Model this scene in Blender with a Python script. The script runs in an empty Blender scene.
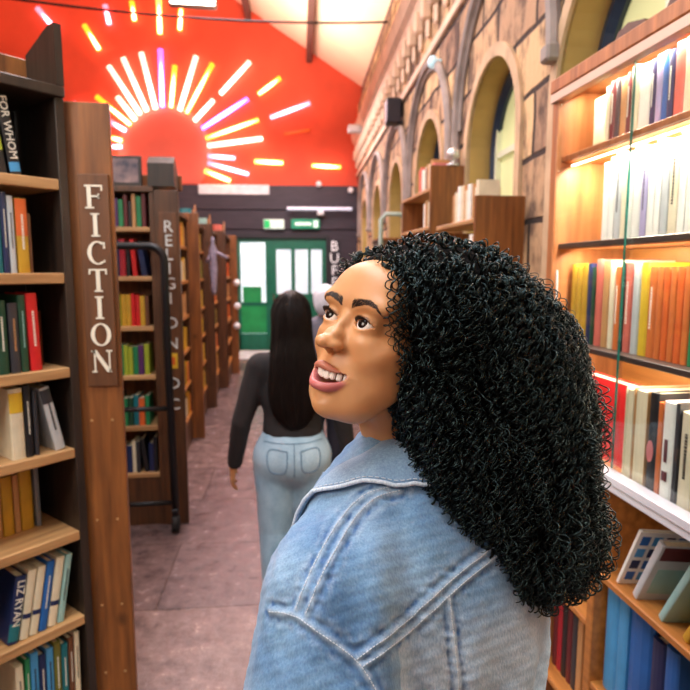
import bpy, math, random
import numpy as np
from mathutils import Matrix, Vector, Euler
random.seed(7); rng = np.random.default_rng(7)
sin, cos, pi, radians, tan = math.sin, math.cos, math.pi, math.radians, math.tan
SC = bpy.context.scene
COL = SC.collection

# ------------------------------------------------------------------ camera geometry (used to read places off the photograph)
FP = 590.0; PIT = radians(7.245); YAW = radians(8.133)
CF = np.array([sin(YAW)*cos(PIT), cos(YAW)*cos(PIT), -sin(PIT)])
CR = np.array([cos(YAW), -sin(YAW), 0.0])
CU = np.cross(CR, CF)
CP = np.array([0, 0, 1.7])
def ray(u, v): return CF + CR*(u-345)/FP + CU*(345-v)/FP
def at(u, v, d): return CP + ray(u, v)*d
def aty(u, v, Y): r = ray(u, v); return CP + r*(Y/r[1])
def atx(u, v, X): r = ray(u, v); return CP + r*(X/r[0])
def atw(u, v, off=0): r = ray(u, v); return CP + r*((1.2+off)/(r[0]-.068*r[1]))

# ------------------------------------------------------------------ materials
def lin(c):
    out = []
    for x in c[:3]:
        x = x/255.0
        out.append(x/12.92 if x <= .04045 else ((x+.055)/1.055)**2.4)
    return tuple(out)+(1.0,)
MATS = {}
def mat(name, rgb, rough=.6, metal=0, var=.25, scale=8, stretch=(1, 1, 1), bump=0.0, emit=None, estr=0, spec=.5, coat=0, trans=0, second=None, sheen=0, detail=4, alpha=1):
    if name in MATS: return MATS[name]
    m = bpy.data.materials.new(name); m.use_nodes = True
    nt = m.node_tree; N = nt.nodes; L = nt.links
    b = N['Principled BSDF']
    c = lin(rgb)
    b.inputs['Roughness'].default_value = rough
    b.inputs['Metallic'].default_value = metal
    b.inputs['Specular IOR Level'].default_value = spec
    b.inputs['Coat Weight'].default_value = coat
    b.inputs['Transmission Weight'].default_value = trans
    b.inputs['Sheen Weight'].default_value = sheen
    b.inputs['Alpha'].default_value = alpha
    if emit is not None:
        b.inputs['Emission Color'].default_value = lin(emit)
        b.inputs['Emission Strength'].default_value = estr
    tc = N.new('ShaderNodeTexCoord'); mp = N.new('ShaderNodeMapping'); mp.inputs['Scale'].default_value = stretch
    L.new(tc.outputs['Object'], mp.inputs['Vector'])
    nz = N.new('ShaderNodeTexNoise'); nz.inputs['Scale'].default_value = scale; nz.inputs['Detail'].default_value = detail
    L.new(mp.outputs['Vector'], nz.inputs['Vector'])
    rp = N.new('ShaderNodeValToRGB')
    rp.color_ramp.elements[0].position = .3; rp.color_ramp.elements[1].position = .7
    s = lin(second) if second else None
    rp.color_ramp.elements[0].color = tuple(x*(1-var) for x in c[:3])+(1,)
    rp.color_ramp.elements[1].color = s if s else tuple(min(1, x*(1+var)) for x in c[:3])+(1,)
    L.new(nz.outputs['Fac'], rp.inputs['Fac']); L.new(rp.outputs['Color'], b.inputs['Base Color'])
    if bump:
        bp = N.new('ShaderNodeBump'); bp.inputs['Strength'].default_value = bump; bp.inputs['Distance'].default_value = .01
        L.new(nz.outputs['Fac'], bp.inputs['Height']); L.new(bp.outputs['Normal'], b.inputs['Normal'])
    MATS[name] = m
    return m
def wood(name, rgb, rgb2, rough=.45, axis='z', scale=6, coat=0.1):
    if name in MATS: return MATS[name]
    st = {'z': (6, 6, .5), 'x': (.5, 6, 6), 'y': (6, .5, 6)}[axis]
    m = mat(name, rgb, rough, var=.35, scale=scale, stretch=st, bump=.15, coat=coat, detail=8)
    nt = m.node_tree; N = nt.nodes; L = nt.links
    rp = [n for n in N if n.type == 'VALTORGB'][0]
    rp.color_ramp.elements[0].color = lin(rgb2); rp.color_ramp.elements[1].color = lin(rgb)
    # knots: rare dark spots
    vo = N.new('ShaderNodeTexVoronoi'); vo.inputs['Scale'].default_value = 3.0
    mp = N.new('ShaderNodeMapping'); mp.inputs['Scale'].default_value = (1.2, 1.2, .9)
    tc = [n for n in N if n.type == 'TEX_COORD'][0]
    L.new(tc.outputs['Object'], mp.inputs['Vector']); L.new(mp.outputs['Vector'], vo.inputs['Vector'])
    kr = N.new('ShaderNodeValToRGB'); kr.color_ramp.elements[0].position = .03; kr.color_ramp.elements[1].position = .11
    kr.color_ramp.elements[0].color = (.25, .22, .2, 1); kr.color_ramp.elements[1].color = (1, 1, 1, 1)
    L.new(vo.outputs['Distance'], kr.inputs['Fac'])
    mx = N.new('ShaderNodeMix'); mx.data_type = 'RGBA'; mx.blend_type = 'MULTIPLY'; mx.inputs['Factor'].default_value = 1
    L.new(rp.outputs['Color'], mx.inputs[6]); L.new(kr.outputs['Color'], mx.inputs[7])
    L.new(mx.outputs[2], N['Principled BSDF'].inputs['Base Color'])
    return m
W_PANEL = wood('oak_panel', (148, 90, 42), (96, 55, 24))
W_SHELF = wood('shelf_board', (205, 160, 108), (160, 116, 74), axis='x')
W_DARK = wood('dark_board', (56, 42, 34), (34, 26, 22))
W_BLACK = mat('black_interior', (18, 17, 18), .8)
W_MID = wood('brown_post', (100, 62, 34), (64, 38, 22))
W_ORANGE = wood('honey_wood', (196, 128, 62), (150, 92, 40), axis='x')
W_CASE = wood('glazed_case_wood', (190, 120, 70), (140, 84, 46))
M_SIGN = wood('sign_board', (112, 70, 40), (84, 50, 28))
M_CREAM = mat('cream_paint', (235, 228, 210), .6, var=.05)
M_SCREW = mat('pale_screw', (200, 160, 110), .35, metal=.6, var=.1)
M_PAGES = mat('paper_pages', (222, 208, 176), .8, var=.12, scale=60, stretch=(1, 1, .1))
M_TITLE = mat('title_ink_pale', (236, 230, 214), .6, var=.05)
M_TITLE_D = mat('title_ink_dark', (34, 32, 36), .6, var=.05)
M_BLACKMETAL = mat('black_tube', (26, 26, 30), .35, metal=.3, var=.1)
M_RUBBER = mat('black_rubber', (20, 20, 22), .7, var=.1)
M_CHROME = mat('chrome', (200, 200, 205), .2, metal=1, var=.05)

# ------------------------------------------------------------------ mesh building
class MB:
    def __init__(s, M=None):
        s.v = []; s.f = []; s.mi = []; s.M = M or Matrix.Identity(4)
    def add(s, vs, fs, mi=0):
        o = len(s.v)
        s.v += [tuple(s.M @ Vector(p)) for p in vs]
        s.f += [tuple(i+o for i in f) for f in fs]; s.mi += [mi]*len(fs)
        return s
    def box(s, x0, x1, y0, y1, z0, z1, mi=0, bev=0):
        if bev:
            b = min(bev, (x1-x0)/2.2, (y1-y0)/2.2, (z1-z0)/2.2)
            vs = []; X = (x0, x1); Y = (y0, y1); Z = (z0, z1)
            # three inset corner verts per corner
            idx = {}
            for i in (0, 1):
                for j in (0, 1):
                    for k in (0, 1):
                        sx = b if i == 0 else -b; sy = b if j == 0 else -b; sz = b if k == 0 else -b
                        idx[i, j, k, 0] = len(vs); vs.append((X[i], Y[j]+sy, Z[k]+sz))
                        idx[i, j, k, 1] = len(vs); vs.append((X[i]+sx, Y[j], Z[k]+sz))
                        idx[i, j, k, 2] = len(vs); vs.append((X[i]+sx, Y[j]+sy, Z[k]))
            g = lambda i, j, k, a: idx[i, j, k, a]
            fs = []
            for i in (0, 1): q = [g(i, 0, 0, 0), g(i, 1, 0, 0), g(i, 1, 1, 0), g(i, 0, 1, 0)]; fs.append(q if i else q[::-1])
            for j in (0, 1): q = [g(0, j, 0, 1), g(1, j, 0, 1), g(1, j, 1, 1), g(0, j, 1, 1)]; fs.append(q[::-1] if j else q)
            for k in (0, 1): q = [g(0, 0, k, 2), g(1, 0, k, 2), g(1, 1, k, 2), g(0, 1, k, 2)]; fs.append(q if k else q[::-1])
            for i in (0, 1):
                for j in (0, 1): fs.append([g(i, j, 0, 0), g(i, j, 1, 0), g(i, j, 1, 1), g(i, j, 0, 1)])
                for k in (0, 1): fs.append([g(i, 0, k, 0), g(i, 1, k, 0), g(i, 1, k, 2), g(i, 0, k, 2)])
            for j in (0, 1):
                for k in (0, 1): fs.append([g(0, j, k, 1), g(1, j, k, 1), g(1, j, k, 2), g(0, j, k, 2)])
            for i in (0, 1):
                for j in (0, 1):
                    for k in (0, 1): fs.append([g(i, j, k, 0), g(i, j, k, 1), g(i, j, k, 2)])
            return s.add(vs, fs, mi)
        vs = [(x, y, z) for z in (z0, z1) for y in (y0, y1) for x in (x0, x1)]
        return s.add(vs, [(0, 2, 3, 1), (4, 5, 7, 6), (0, 1, 5, 4), (2, 6, 7, 3), (0, 4, 6, 2), (1, 3, 7, 5)], mi)
    def prism(s, pts, y0, y1, mi=0):           # pts (x,z) extruded along y
        n = len(pts)
        vs = [(x, y0, z) for x, z in pts]+[(x, y1, z) for x, z in pts]
        fs = [tuple(range(n)), tuple(range(2*n-1, n-1, -1))]+[(i, i+n, (i+1) % n+n, (i+1) % n) for i in range(n)]
        return s.add(vs, fs, mi)
    def tube(s, pts, r, n=8, mi=0, cap=True):
        pts = [Vector(p) for p in pts]; k = len(pts)
        rr = r if hasattr(r, '__len__') else [r]*k
        t0 = (pts[1]-pts[0]).normalized()
        a = t0.orthogonal().normalized(); vs = []; fs = []
        for i, p in enumerate(pts):
            t = (pts[min(i+1, k-1)]-pts[max(i-1, 0)]).normalized()
            a = (a - t*a.dot(t)).normalized(); b = t.cross(a)
            for j in range(n):
                w = 2*pi*j/n; vs.append(tuple(p+(a*cos(w)+b*sin(w))*rr[i]))
        for i in range(k-1):
            for j in range(n):
                fs.append((i*n+j, i*n+(j+1) % n, (i+1)*n+(j+1) % n, (i+1)*n+j))
        if cap: fs += [tuple(range(n))[::-1], tuple(range((k-1)*n, k*n))]
        return s.add(vs, fs, mi)
    def lathe(s, prof, n=16, c=(0, 0, 0), mi=0):
        vs = []; fs = []; k = len(prof)
        for r, z in prof:
            for j in range(n): w = 2*pi*j/n; vs.append((c[0]+r*cos(w), c[1]+r*sin(w), c[2]+z))
        for i in range(k-1):
            for j in range(n): fs.append((i*n+j, i*n+(j+1) % n, (i+1)*n+(j+1) % n, (i+1)*n+j))
        fs += [tuple(range(n))[::-1], tuple(range((k-1)*n, k*n))]
        return s.add(vs, fs, mi)
    def build(s, name, mats, parent=None, smooth=False, M=None):
        me = bpy.data.meshes.new(name)
        me.from_pydata(s.v, [], s.f)
        if not isinstance(mats, (list, tuple)): mats = [mats]
        for m in mats: me.materials.append(m)
        if len(mats) > 1: me.polygons.foreach_set('material_index', s.mi)
        if smooth: me.polygons.foreach_set('use_smooth', [True]*len(me.polygons))
        me.validate(); me.update()
        o = bpy.data.objects.new(name, me); COL.objects.link(o)
        if parent: o.parent = parent
        if M is not None: o.matrix_world = M
        return o
def tag(o, label=None, cat=None, group=None, kind=None):
    if label: o['label'] = label
    if cat: o['category'] = cat
    if group: o['group'] = group
    if kind: o['kind'] = kind
    return o
def empty(name, M, label, cat, group=None):
    o = bpy.data.objects.new(name, None); COL.objects.link(o); o.empty_display_size = .1
    o.matrix_world = M
    return tag(o, label, cat, group)
def TR(x, y, z, rz=0, rx=0, ry=0):
    return Matrix.Translation((x, y, z)) @ Euler((rx, ry, rz)).to_matrix().to_4x4()
def text_mesh(txt, size, thick=.0006, spacing=1.0):
    cu = bpy.data.curves.new('txt', 'FONT'); cu.body = txt; cu.size = size; cu.extrude = thick; cu.resolution_u = 2
    cu.align_x = 'CENTER'; cu.align_y = 'CENTER'; cu.space_character = spacing
    o = bpy.data.objects.new('txt', cu); COL.objects.link(o)
    dg = bpy.context.evaluated_depsgraph_get(); dg.update()
    me = bpy.data.meshes.new_from_object(o.evaluated_get(dg))
    bpy.data.objects.remove(o)
    return me
def text_obj(name, txt, size, m, parent, M, **k):
    me = text_mesh(txt, size, **k); me.name = name; me.materials.clear(); me.materials.append(m)
    o = bpy.data.objects.new(name, me); COL.objects.link(o); o.parent = parent; o.matrix_local = M
    return o
XZ = Euler((radians(90), 0, 0)).to_matrix().to_4x4()      # text plane facing -y

# ================================================================== THE SETTING (turned 3.9 degrees: the hall is not quite parallel to the bookcases)
TH = math.atan(.068)
BM = Matrix.Rotation(-TH, 4, 'Z')                          # building frame -> world
BI = np.array(BM.inverted())
def bl(P): p = BI[:3, :3] @ np.asarray(P); return p       # world -> building
WX = 1.2*cos(TH)                                           # stone wall face (building x)
EY = 12.5*cos(TH)+2.05*sin(TH)                             # end wall face (building y)
LX = -11.0; SY = -3.0
def ridge_z(x): return 4.97+.63*(2.0-x) if x > -4.8 else 4.97+.63*(2.0+4.8)-.63*(-4.8-x)

def struct(o, label=None):
    o['kind'] = 'structure'; o['label'] = label or o.name
    return o
# floor material : worn glossy flagstones
def floor_mat():
    m = bpy.data.materials.new('worn_flagstones'); m.use_nodes = True
    nt = m.node_tree; N = nt.nodes; L = nt.links; b = N['Principled BSDF']
    tc = N.new('ShaderNodeTexCoord')
    br = N.new('ShaderNodeTexBrick'); br.inputs['Scale'].default_value = 1
    br.inputs['Brick Width'].default_value = 1.45; br.inputs['Row Height'].default_value = .72; br.inputs['Mortar Size'].default_value = .005
    br.inputs['Color1'].default_value = lin((136, 116, 114)); br.inputs['Color2'].default_value = lin((106, 90, 92)); br.inputs['Mortar'].default_value = lin((88, 70, 68))
    nd = N.new('ShaderNodeTexNoise'); nd.inputs['Scale'].default_value = 1.6; nd.inputs['Detail'].default_value = 3
    mxv = N.new('ShaderNodeMix'); mxv.data_type = 'RGBA'; mxv.blend_type = 'ADD'; mxv.inputs['Factor'].default_value = .06
    L.new(tc.outputs['Object'], nd.inputs['Vector']); L.new(tc.outputs['Object'], mxv.inputs[6]); L.new(nd.outputs['Color'], mxv.inputs[7])
    L.new(mxv.outputs[2], br.inputs['Vector'])
    nz = N.new('ShaderNodeTexNoise'); nz.inputs['Scale'].default_value = 9; nz.inputs['Detail'].default_value = 10; nz.inputs['Roughness'].default_value = .7
    L.new(tc.outputs['Object'], nz.inputs['Vector'])
    r2 = N.new('ShaderNodeValToRGB'); r2.color_ramp.elements[0].position = .35; r2.color_ramp.elements[1].position = .68
    r2.color_ramp.elements[0].color = (.35, .3, .3, 1); r2.color_ramp.elements[1].color = (1.25, 1.15, 1.1, 1)
    L.new(nz.outputs['Fac'], r2.inputs['Fac'])
    mx = N.new('ShaderNodeMix'); mx.data_type = 'RGBA'; mx.blend_type = 'MULTIPLY'; mx.inputs['Factor'].default_value = .85
    L.new(br.outputs['Color'], mx.inputs[6]); L.new(r2.outputs['Color'], mx.inputs[7]); L.new(mx.outputs[2], b.inputs['Base Color'])
    rr = N.new('ShaderNodeMapRange'); rr.inputs['To Min'].default_value = .10; rr.inputs['To Max'].default_value = .38
    L.new(nz.outputs['Fac'], rr.inputs['Value']); L.new(rr.outputs['Result'], b.inputs['Roughness'])
    bp = N.new('ShaderNodeBump'); bp.inputs['Strength'].default_value = .35; bp.inputs['Distance'].default_value = .02
    ad = N.new('ShaderNodeMath'); ad.operation = 'SUBTRACT'
    L.new(nz.outputs['Fac'], ad.inputs[0]); L.new(br.outputs['Fac'], ad.inputs[1]); L.new(ad.outputs[0], bp.inputs['Height']); L.new(bp.outputs['Normal'], b.inputs['Normal'])
    return m
def stone_mat():
    m = bpy.data.materials.new('sandstone_blocks'); m.use_nodes = True
    nt = m.node_tree; N = nt.nodes; L = nt.links; b = N['Principled BSDF']
    tc = N.new('ShaderNodeTexCoord'); sp = N.new('ShaderNodeSeparateXYZ'); cb = N.new('ShaderNodeCombineXYZ')
    nd = N.new('ShaderNodeTexNoise'); nd.inputs['Scale'].default_value = 2.3; nd.inputs['Detail'].default_value = 2
    mxv = N.new('ShaderNodeMix'); mxv.data_type = 'RGBA'; mxv.blend_type = 'ADD'; mxv.inputs['Factor'].default_value = .07
    L.new(tc.outputs['Object'], nd.inputs['Vector']); L.new(tc.outputs['Object'], mxv.inputs[6]); L.new(nd.outputs['Color'], mxv.inputs[7])
    L.new(mxv.outputs[2], sp.inputs[0]); L.new(sp.outputs['Y'], cb.inputs['X']); L.new(sp.outputs['Z'], cb.inputs['Y'])
    br = N.new('ShaderNodeTexBrick'); br.inputs['Scale'].default_value = 1
    br.inputs['Brick Width'].default_value = .62; br.inputs['Row Height'].default_value = .33; br.inputs['Mortar Size'].default_value = .018; br.inputs['Mortar Smooth'].default_value = .3
    br.inputs['Color1'].default_value = lin((222, 188, 142)); br.inputs['Color2'].default_value = lin((150, 120, 98)); br.inputs['Mortar'].default_value = lin((52, 38, 32))
    L.new(cb.outputs[0], br.inputs['Vector'])
    nz = N.new('ShaderNodeTexNoise'); nz.inputs['Scale'].default_value = 5; nz.inputs['Detail'].default_value = 8; nz.inputs['Roughness'].default_value = .65
    mp = N.new('ShaderNodeMapping'); mp.inputs['Scale'].default_value = (1, 1, .55)
    L.new(tc.outputs['Object'], mp.inputs['Vector']); L.new(mp.outputs['Vector'], nz.inputs['Vector'])
    r2 = N.new('ShaderNodeValToRGB'); r2.color_ramp.elements[0].position = .40; r2.color_ramp.elements[1].position = .53
    r2.color_ramp.elements[0].color = (.22, .19, .21, 1); r2.color_ramp.elements[1].color = (1.12, 1.06, 1, 1)
    L.new(nz.outputs['Fac'], r2.inputs['Fac'])
    mx = N.new('ShaderNodeMix'); mx.data_type = 'RGBA'; mx.blend_type = 'MULTIPLY'; mx.inputs['Factor'].default_value = .9
    L.new(br.outputs['Color'], mx.inputs[6]); L.new(r2.outputs['Color'], mx.inputs[7]); L.new(mx.outputs[2], b.inputs['Base Color'])
    b.inputs['Roughness'].default_value = .85
    bp = N.new('ShaderNodeBump'); bp.inputs['Strength'].default_value = .8; bp.inputs['Distance'].default_value = .03
    ad = N.new('ShaderNodeMath'); ad.operation = 'SUBTRACT'
    L.new(nz.outputs['Fac'], ad.inputs[0]); L.new(br.outputs['Fac'], ad.inputs[1]); L.new(ad.outputs[0], bp.inputs['Height']); L.new(bp.outputs['Normal'], b.inputs['Normal'])
    return m
M_FLOOR = floor_mat(); M_STONE = stone_mat()
M_RED = mat('red_painted_plaster', (218, 78, 50), .7, var=.12, scale=1.5)
M_SUN = mat('salmon_paint_disc', (228, 104, 88), .7, var=.08, scale=1.5)
M_DARKWALL = mat('dark_plum_boarding', (52, 44, 56), .6, var=.2, scale=3, stretch=(1, 1, 6))
M_CEIL = mat('cream_roof_lining', (250, 226, 200), .8, var=.06, scale=1)
M_RAFTER = mat('dark_rafter', (84, 58, 52), .6, var=.2)
M_CORN = mat('pinkish_stone_moulding', (226, 198, 172), .8, var=.12, scale=5, bump=.2)
M_HOOD = mat('grey_blue_hood_stone', (150, 138, 132), .75, var=.25, scale=6, bump=.3)
M_ARCHST = mat('pale_arch_stone', (196, 166, 132), .8, var=.25, scale=5, bump=.3)
M_REVEAL = mat('yellowish_reveal_stone', (176, 146, 84), .8, var=.2, scale=3, bump=.2)
M_BLUEFR = mat('dark_blue_window_paint', (28, 44, 66), .4, var=.1)
M_CREAMFR = mat('cream_glazing_bar', (226, 228, 200), .5, var=.05)
M_PANE = mat('pale_yellow_daylit_pane', (200, 200, 150), .3, var=.1, scale=2, emit=(225, 222, 160), estr=.45)
M_WHITE = mat('white_plastic', (235, 235, 240), .5, var=.04)
M_GREEN = mat('bottle_green_paint', (16, 108, 84), .4, var=.15)
M_GREEN2 = mat('bright_green_board', (30, 160, 90), .5, var=.3, scale=2)

b = MB(); b.box(LX-.3, WX+.6, SY-.3, EY+.5, -.2, 0); struct(b.build('floor', M_FLOOR, M=BM), 'worn glossy flagstone floor of the aisle')
# stone wall with arched openings -------------------------------------------------
OPEN = [(2.25, .52, 2.50), (3.77, .49, 2.50), (5.62, .56, 2.52), (7.5, .52, 2.5), (9.3, .5, 2.5), (11.1, .5, 2.5), (.4, .52, 2.5), (-1.5, .5, 2.5)]
SILL = 1.0; RD = .22; WTOP = 5.05
def opening_top(y):
    for c, r, zs in OPEN:
        if abs(y-c) < r: return zs+math.sqrt(max(0, r*r-(y-c)**2)), SILL
    return None
b = MB(); ys = set([SY, EY])
for c, r, zs in OPEN:
    for k in range(25): ys.add(round(c-r*cos(pi*k/24), 5))
ys = sorted(ys)
for y0, y1 in zip(ys[:-1], ys[1:]):
    o = opening_top((y0+y1)/2)
    def top(y):
        for c, r, zs in OPEN:
            if abs(y-c) <= r+1e-4: return zs+math.sqrt(max(0, r*r-(y-c)**2))
    if o is None:
        b.add([(WX, y0, 0), (WX, y1, 0), (WX, y1, WTOP), (WX, y0, WTOP)], [(0, 3, 2, 1)])
    else:
        a, c2 = top(y0), top(y1)
        b.add([(WX, y0, 0), (WX, y1, 0), (WX, y1, SILL), (WX, y0, SILL)], [(0, 3, 2, 1)])
        b.add([(WX, y0, a), (WX, y1, c2), (WX, y1, WTOP), (WX, y0, WTOP)], [(0, 3, 2, 1)])
b.add([(WX+.5, SY, 0), (WX+.5, EY, 0), (WX+.5, EY, WTOP), (WX+.5, SY, WTOP)], [(0, 3, 2, 1)])
b.add([(WX, SY, WTOP), (WX, EY, WTOP), (WX+.5, EY, WTOP), (WX+.5, SY, WTOP)], [(0, 3, 2, 1)])
wall_r = struct(b.build('wall_right', M_STONE, M=BM), 'rough sandstone block wall with arched windows')
def arch_pts(c, r, zs, n=24, leg=0.0):
    p = []
    if leg: p.append((c-r, zs-leg))
    p += [(c-r*cos(pi*k/n), zs+r*sin(pi*k/n)) for k in range(n+1)]
    if leg: p.append((c+r, zs-leg))
    return p
for i, (c, r, zs) in enumerate(OPEN):
    # reveal (soffit + jambs + sill)
    b = MB(); pts = [(c-r, SILL)]+arch_pts(c, r, zs)+[(c+r, SILL)]
    n = len(pts)
    vs = [(WX-.003, y, z) for y, z in pts]+[(WX+RD, y, z) for y, z in pts]
    b.add(vs, [(k, k+1, k+1+n, k+n) for k in range(n-1)]+[(n-1, 0, n, 2*n-1)])
    struct(b.build('trim_%d' % (i+1), M_REVEAL, wall_r), 'pale stone reveal inside an arched window opening')
    # flush arch ring of pale voussoirs
    b = MB(); a1 = arch_pts(c, r, zs, leg=1.5); a2 = arch_pts(c, r+.075, zs, leg=1.5); n = len(a1)
    vs = [(WX-.02, y, z) for y, z in a1]+[(WX-.02, y, z) for y, z in a2]+[(WX+.01, y, z) for y, z in a1]+[(WX+.01, y, z) for y, z in a2]
    fs = []
    for k in range(n-1):
        fs += [(k, k+1, n+k+1, n+k), (n+k, n+k+1, 3*n+k+1, 3*n+k), (k, 2*n+k, 2*n+k+1, k+1)]
    b.add(vs, fs); struct(b.build('trim_%d' % (i+21), M_ARCHST, wall_r), 'pale stone ring round an arched window')
    # projecting hood mould
    R = r+.34 if i != 1 else .86; hc = c if i != 1 else 3.65; hz = zs+.12 if i != 1 else 2.72; b = MB()
    p = arch_pts(hc, R, hz, leg=.2) if i != 1 else arch_pts(hc, R, hz)+[(hc+R, hz-.3)]
    b.tube([(WX-.03, y, z) for y, z in p], .036, 8); b.tube([(WX-.012, y, z) for y, z in arch_pts(hc, R-.05, hz, leg=0 if i == 1 else .15)], .02, 6)
    for s in (-1, 1):
        zf = hz-.2 if i != 1 else (hz-.3 if s > 0 else hz)
        b.box(WX-.075, WX+.01, hc+s*R-.045, hc+s*R+.045, zf-.07, zf+.01, bev=.012)
    if i != 0: struct(b.build('trim_%d' % (i+41), M_HOOD, wall_r), 'grey projecting hood mould over an arched window')
    # window itself
    w = MB(); q = [(c-r, SILL)]+arch_pts(c, r, zs)+[(c+r, SILL)]
    w.add([(WX+RD-.012, y, z) for y, z in q], [tuple(range(len(q)))])
    win = struct(w.build('window_%d' % (i+1), M_PANE, M=BM), 'arched sash window with dark blue frame in the stone wall')
    f = MB(); f.tube([(WX+RD-.03, y, z) for y, z in [(c-r+.03, SILL)]+arch_pts(c, r-.03, zs)+[(c+r-.03, SILL)]], .045, 6)
    f.build('window_frame', M_BLUEFR, win).matrix_parent_inverse = BM.inverted()@BM
    f = MB(); f.box(WX+RD-.04, WX+RD-.01, c-.018, c+.018, SILL, zs+r); f.box(WX+RD-.04, WX+RD-.01, c-r, c+r, 2.0, 2.04); f.box(WX+RD-.04, WX+RD-.01, c-r, c+r, zs-.03, zs+.01)
    f.box(WX+RD-.05, WX+RD-.01, c-r+.05, c-r+.10, SILL, zs+.2); f.box(WX+RD-.05, WX+RD-.01, c+r-.1, c+r-.05, SILL, zs+.2)
    f.build('glazing_bar', M_CREAMFR, win)
# cornice with brackets
b = MB()
prof = [(0, 4.12), (-.05, 4.12), (-.07, 4.2), (-.06, 4.26), (-.11, 4.3), (-.13, 4.4), (-.14, 4.46), (0, 4.46)]
n = len(prof)
vs = [(WX+x, SY, z) for x, z in prof]+[(WX+x, EY, z) for x, z in prof]
b.add(vs, [(k, k+1, k+1+n, k+n) for k in range(n-1)])
for y in np.arange(SY+.3, EY, .33):
    b.box(WX-.10, WX, y, y+.085, 3.94, 4.14, bev=.02); b.box(WX-.05, WX, y+.01, y+.075, 3.78, 3.95, bev=.02)
struct(b.build('trim_60', M_CORN, wall_r), 'pinkish stone cornice on brackets along the right wall')
b = MB(); b.box(WX-.03, WX+.005, SY, EY, 3.62, 3.7, bev=.01); struct(b.build('trim_61', M_CORN, wall_r), 'thin string course under the cornice')
# end wall ------------------------------------------------------------------------
RB = 3.44
DX0, DX1 = bl(aty(236, 240, 12.5))[0], bl(aty(326, 240, 12.5))[0]; DZ = 2.36
b = MB()
for x0, x1, z0, z1 in ((LX, DX0, 0, RB), (DX0, DX1, DZ, RB), (DX1, WX+.6, 0, RB)): b.box(x0, x1, EY, EY+.25, z0, z1)
for z in (2.95, 2.55): b.box(LX, WX+.3, EY-.04, EY+.01, z, z+.06)
wall_e = struct(b.build('wall_far', M_DARKWALL, M=BM), 'dark plum boarded lower part of the end wall')
b = MB(); b.prism([(LX, RB), (WX+.6, RB), (WX+.6, ridge_z(WX+.6)), (-4.8, ridge_z(-4.8)), (LX, ridge_z(LX))], EY, EY+.25)
red = struct(b.build('wall_far_gable', M_RED, M=BM), 'orange-red painted gable wall behind the neon sunburst')
sc = bl(aty(162, 148, 12.5)); b = MB(); q = [(sc[0]+.93*cos(2*pi*k/48), sc[2]+.93*sin(2*pi*k/48)) for k in range(48)]
q = [(x, max(z, RB+.02)) for x, z in q]
b.prism(q, EY-.012, EY); struct(b.build('trim_62', M_SUN, wall_e), 'salmon painted disc at the middle of the neon sunburst')
# roof
b = MB(); xs = [LX-.1, -4.8, WX+.6]
for x0, x1 in zip(xs[:-1], xs[1:]):
    z0, z1 = ridge_z(x0), ridge_z(x1)
    b.add([(x0, SY-.1, z0), (x1, SY-.1, z1), (x1, EY+.2, z1), (x0, EY+.2, z0), (x0, SY-.1, z0+.15), (x1, SY-.1, z1+.15), (x1, EY+.2, z1+.15), (x0, EY+.2, z0+.15)],
          [(0, 1, 2, 3), (4, 7, 6, 5), (0, 4, 5, 1), (2, 6, 7, 3), (0, 3, 7, 4), (1, 5, 6, 2)])
ceil = struct(b.build('ceiling', M_CEIL, M=BM), 'cream sloping roof lining washed with warm light')
for i, x in enumerate((1.32, .2, -1.0, -2.6, -4.8, -7.2)):
    b = MB(); z = ridge_z(x); b.box(x-.05, x+.06, SY, EY-.02, z-.24, z-.02)
    struct(b.build('trim_%d' % (63+i), M_RAFTER, ceil), 'dark purlin under the roof lining')
b = MB(); b.box(LX-.2, LX, SY, EY, 0, ridge_z(LX)); struct(b.build('wall_left', M_RED, M=BM), 'far left wall')
b = MB(); b.prism([(LX, 0), (WX+.6, 0), (WX+.6, ridge_z(WX+.6)), (-4.8, ridge_z(-4.8)), (LX, ridge_z(LX))], SY-.2, SY)
struct(b.build('wall_back', mat('cream_plaster', (214, 200, 180), .8), M=BM), 'wall behind the viewer')

# doorway: green glazed door leaf and open side panel --------------------------------
def ex(u): return bl(aty(u, 260, 12.5))[0]
def ez(v): return aty(290, v, 12.5)[2]
dr = MB(); Y0 = EY+.02; x0, x1 = ex(270), ex(326)
pz0, pz1 = ez(294), ez(249)
px = [(ex(276), ex(291)), (ex(295), ex(308)), (ex(311), ex(322))]
dr.box(x0, px[0][0], Y0, Y0+.06, 0, DZ); dr.box(px[2][1], x1, Y0, Y0+.06, 0, DZ)
dr.box(px[0][0], px[2][1], Y0, Y0+.06, pz1, DZ); dr.box(px[0][0], px[2][1], Y0, Y0+.06, 0, pz0)
dr.box(px[0][1], px[1][0], Y0, Y0+.06, pz0, pz1); dr.box(px[1][1], px[2][0], Y0, Y0+.06, pz0, pz1)
for k in range(3): dr.box(px[k][0], px[k][1], Y0-.012, Y0, .2, pz0-.12, bev=.008)
d1 = struct(dr.build('door_1', M_GREEN, M=BM), 'bottle green door with three tall glass panes')
M_DAY = mat('bright_daylight_glass', (225, 235, 240), .2, var=.15, scale=3, emit=(195, 218, 235), estr=.6)
for k in range(3):
    g = MB(); g.box(px[k][0], px[k][1], Y0+.02, Y0+.03, pz0, pz1); g.build('door_pane', M_DAY, d1)
h = MB(); h.tube([(x0+.06, Y0-.04, 1.0), (x0+.06, Y0-.04, 1.2)], .012, 8); h.tube([(x0+.06, Y0-.04, 1.02), (x0+.06, Y0, 1.02)], .01, 6); h.tube([(x0+.06, Y0-.04, 1.18), (x0+.06, Y0, 1.18)], .01, 6)
h.build('door_handle', M_CHROME, d1)
dr = MB(); a0, a1 = DX0, x0
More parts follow.
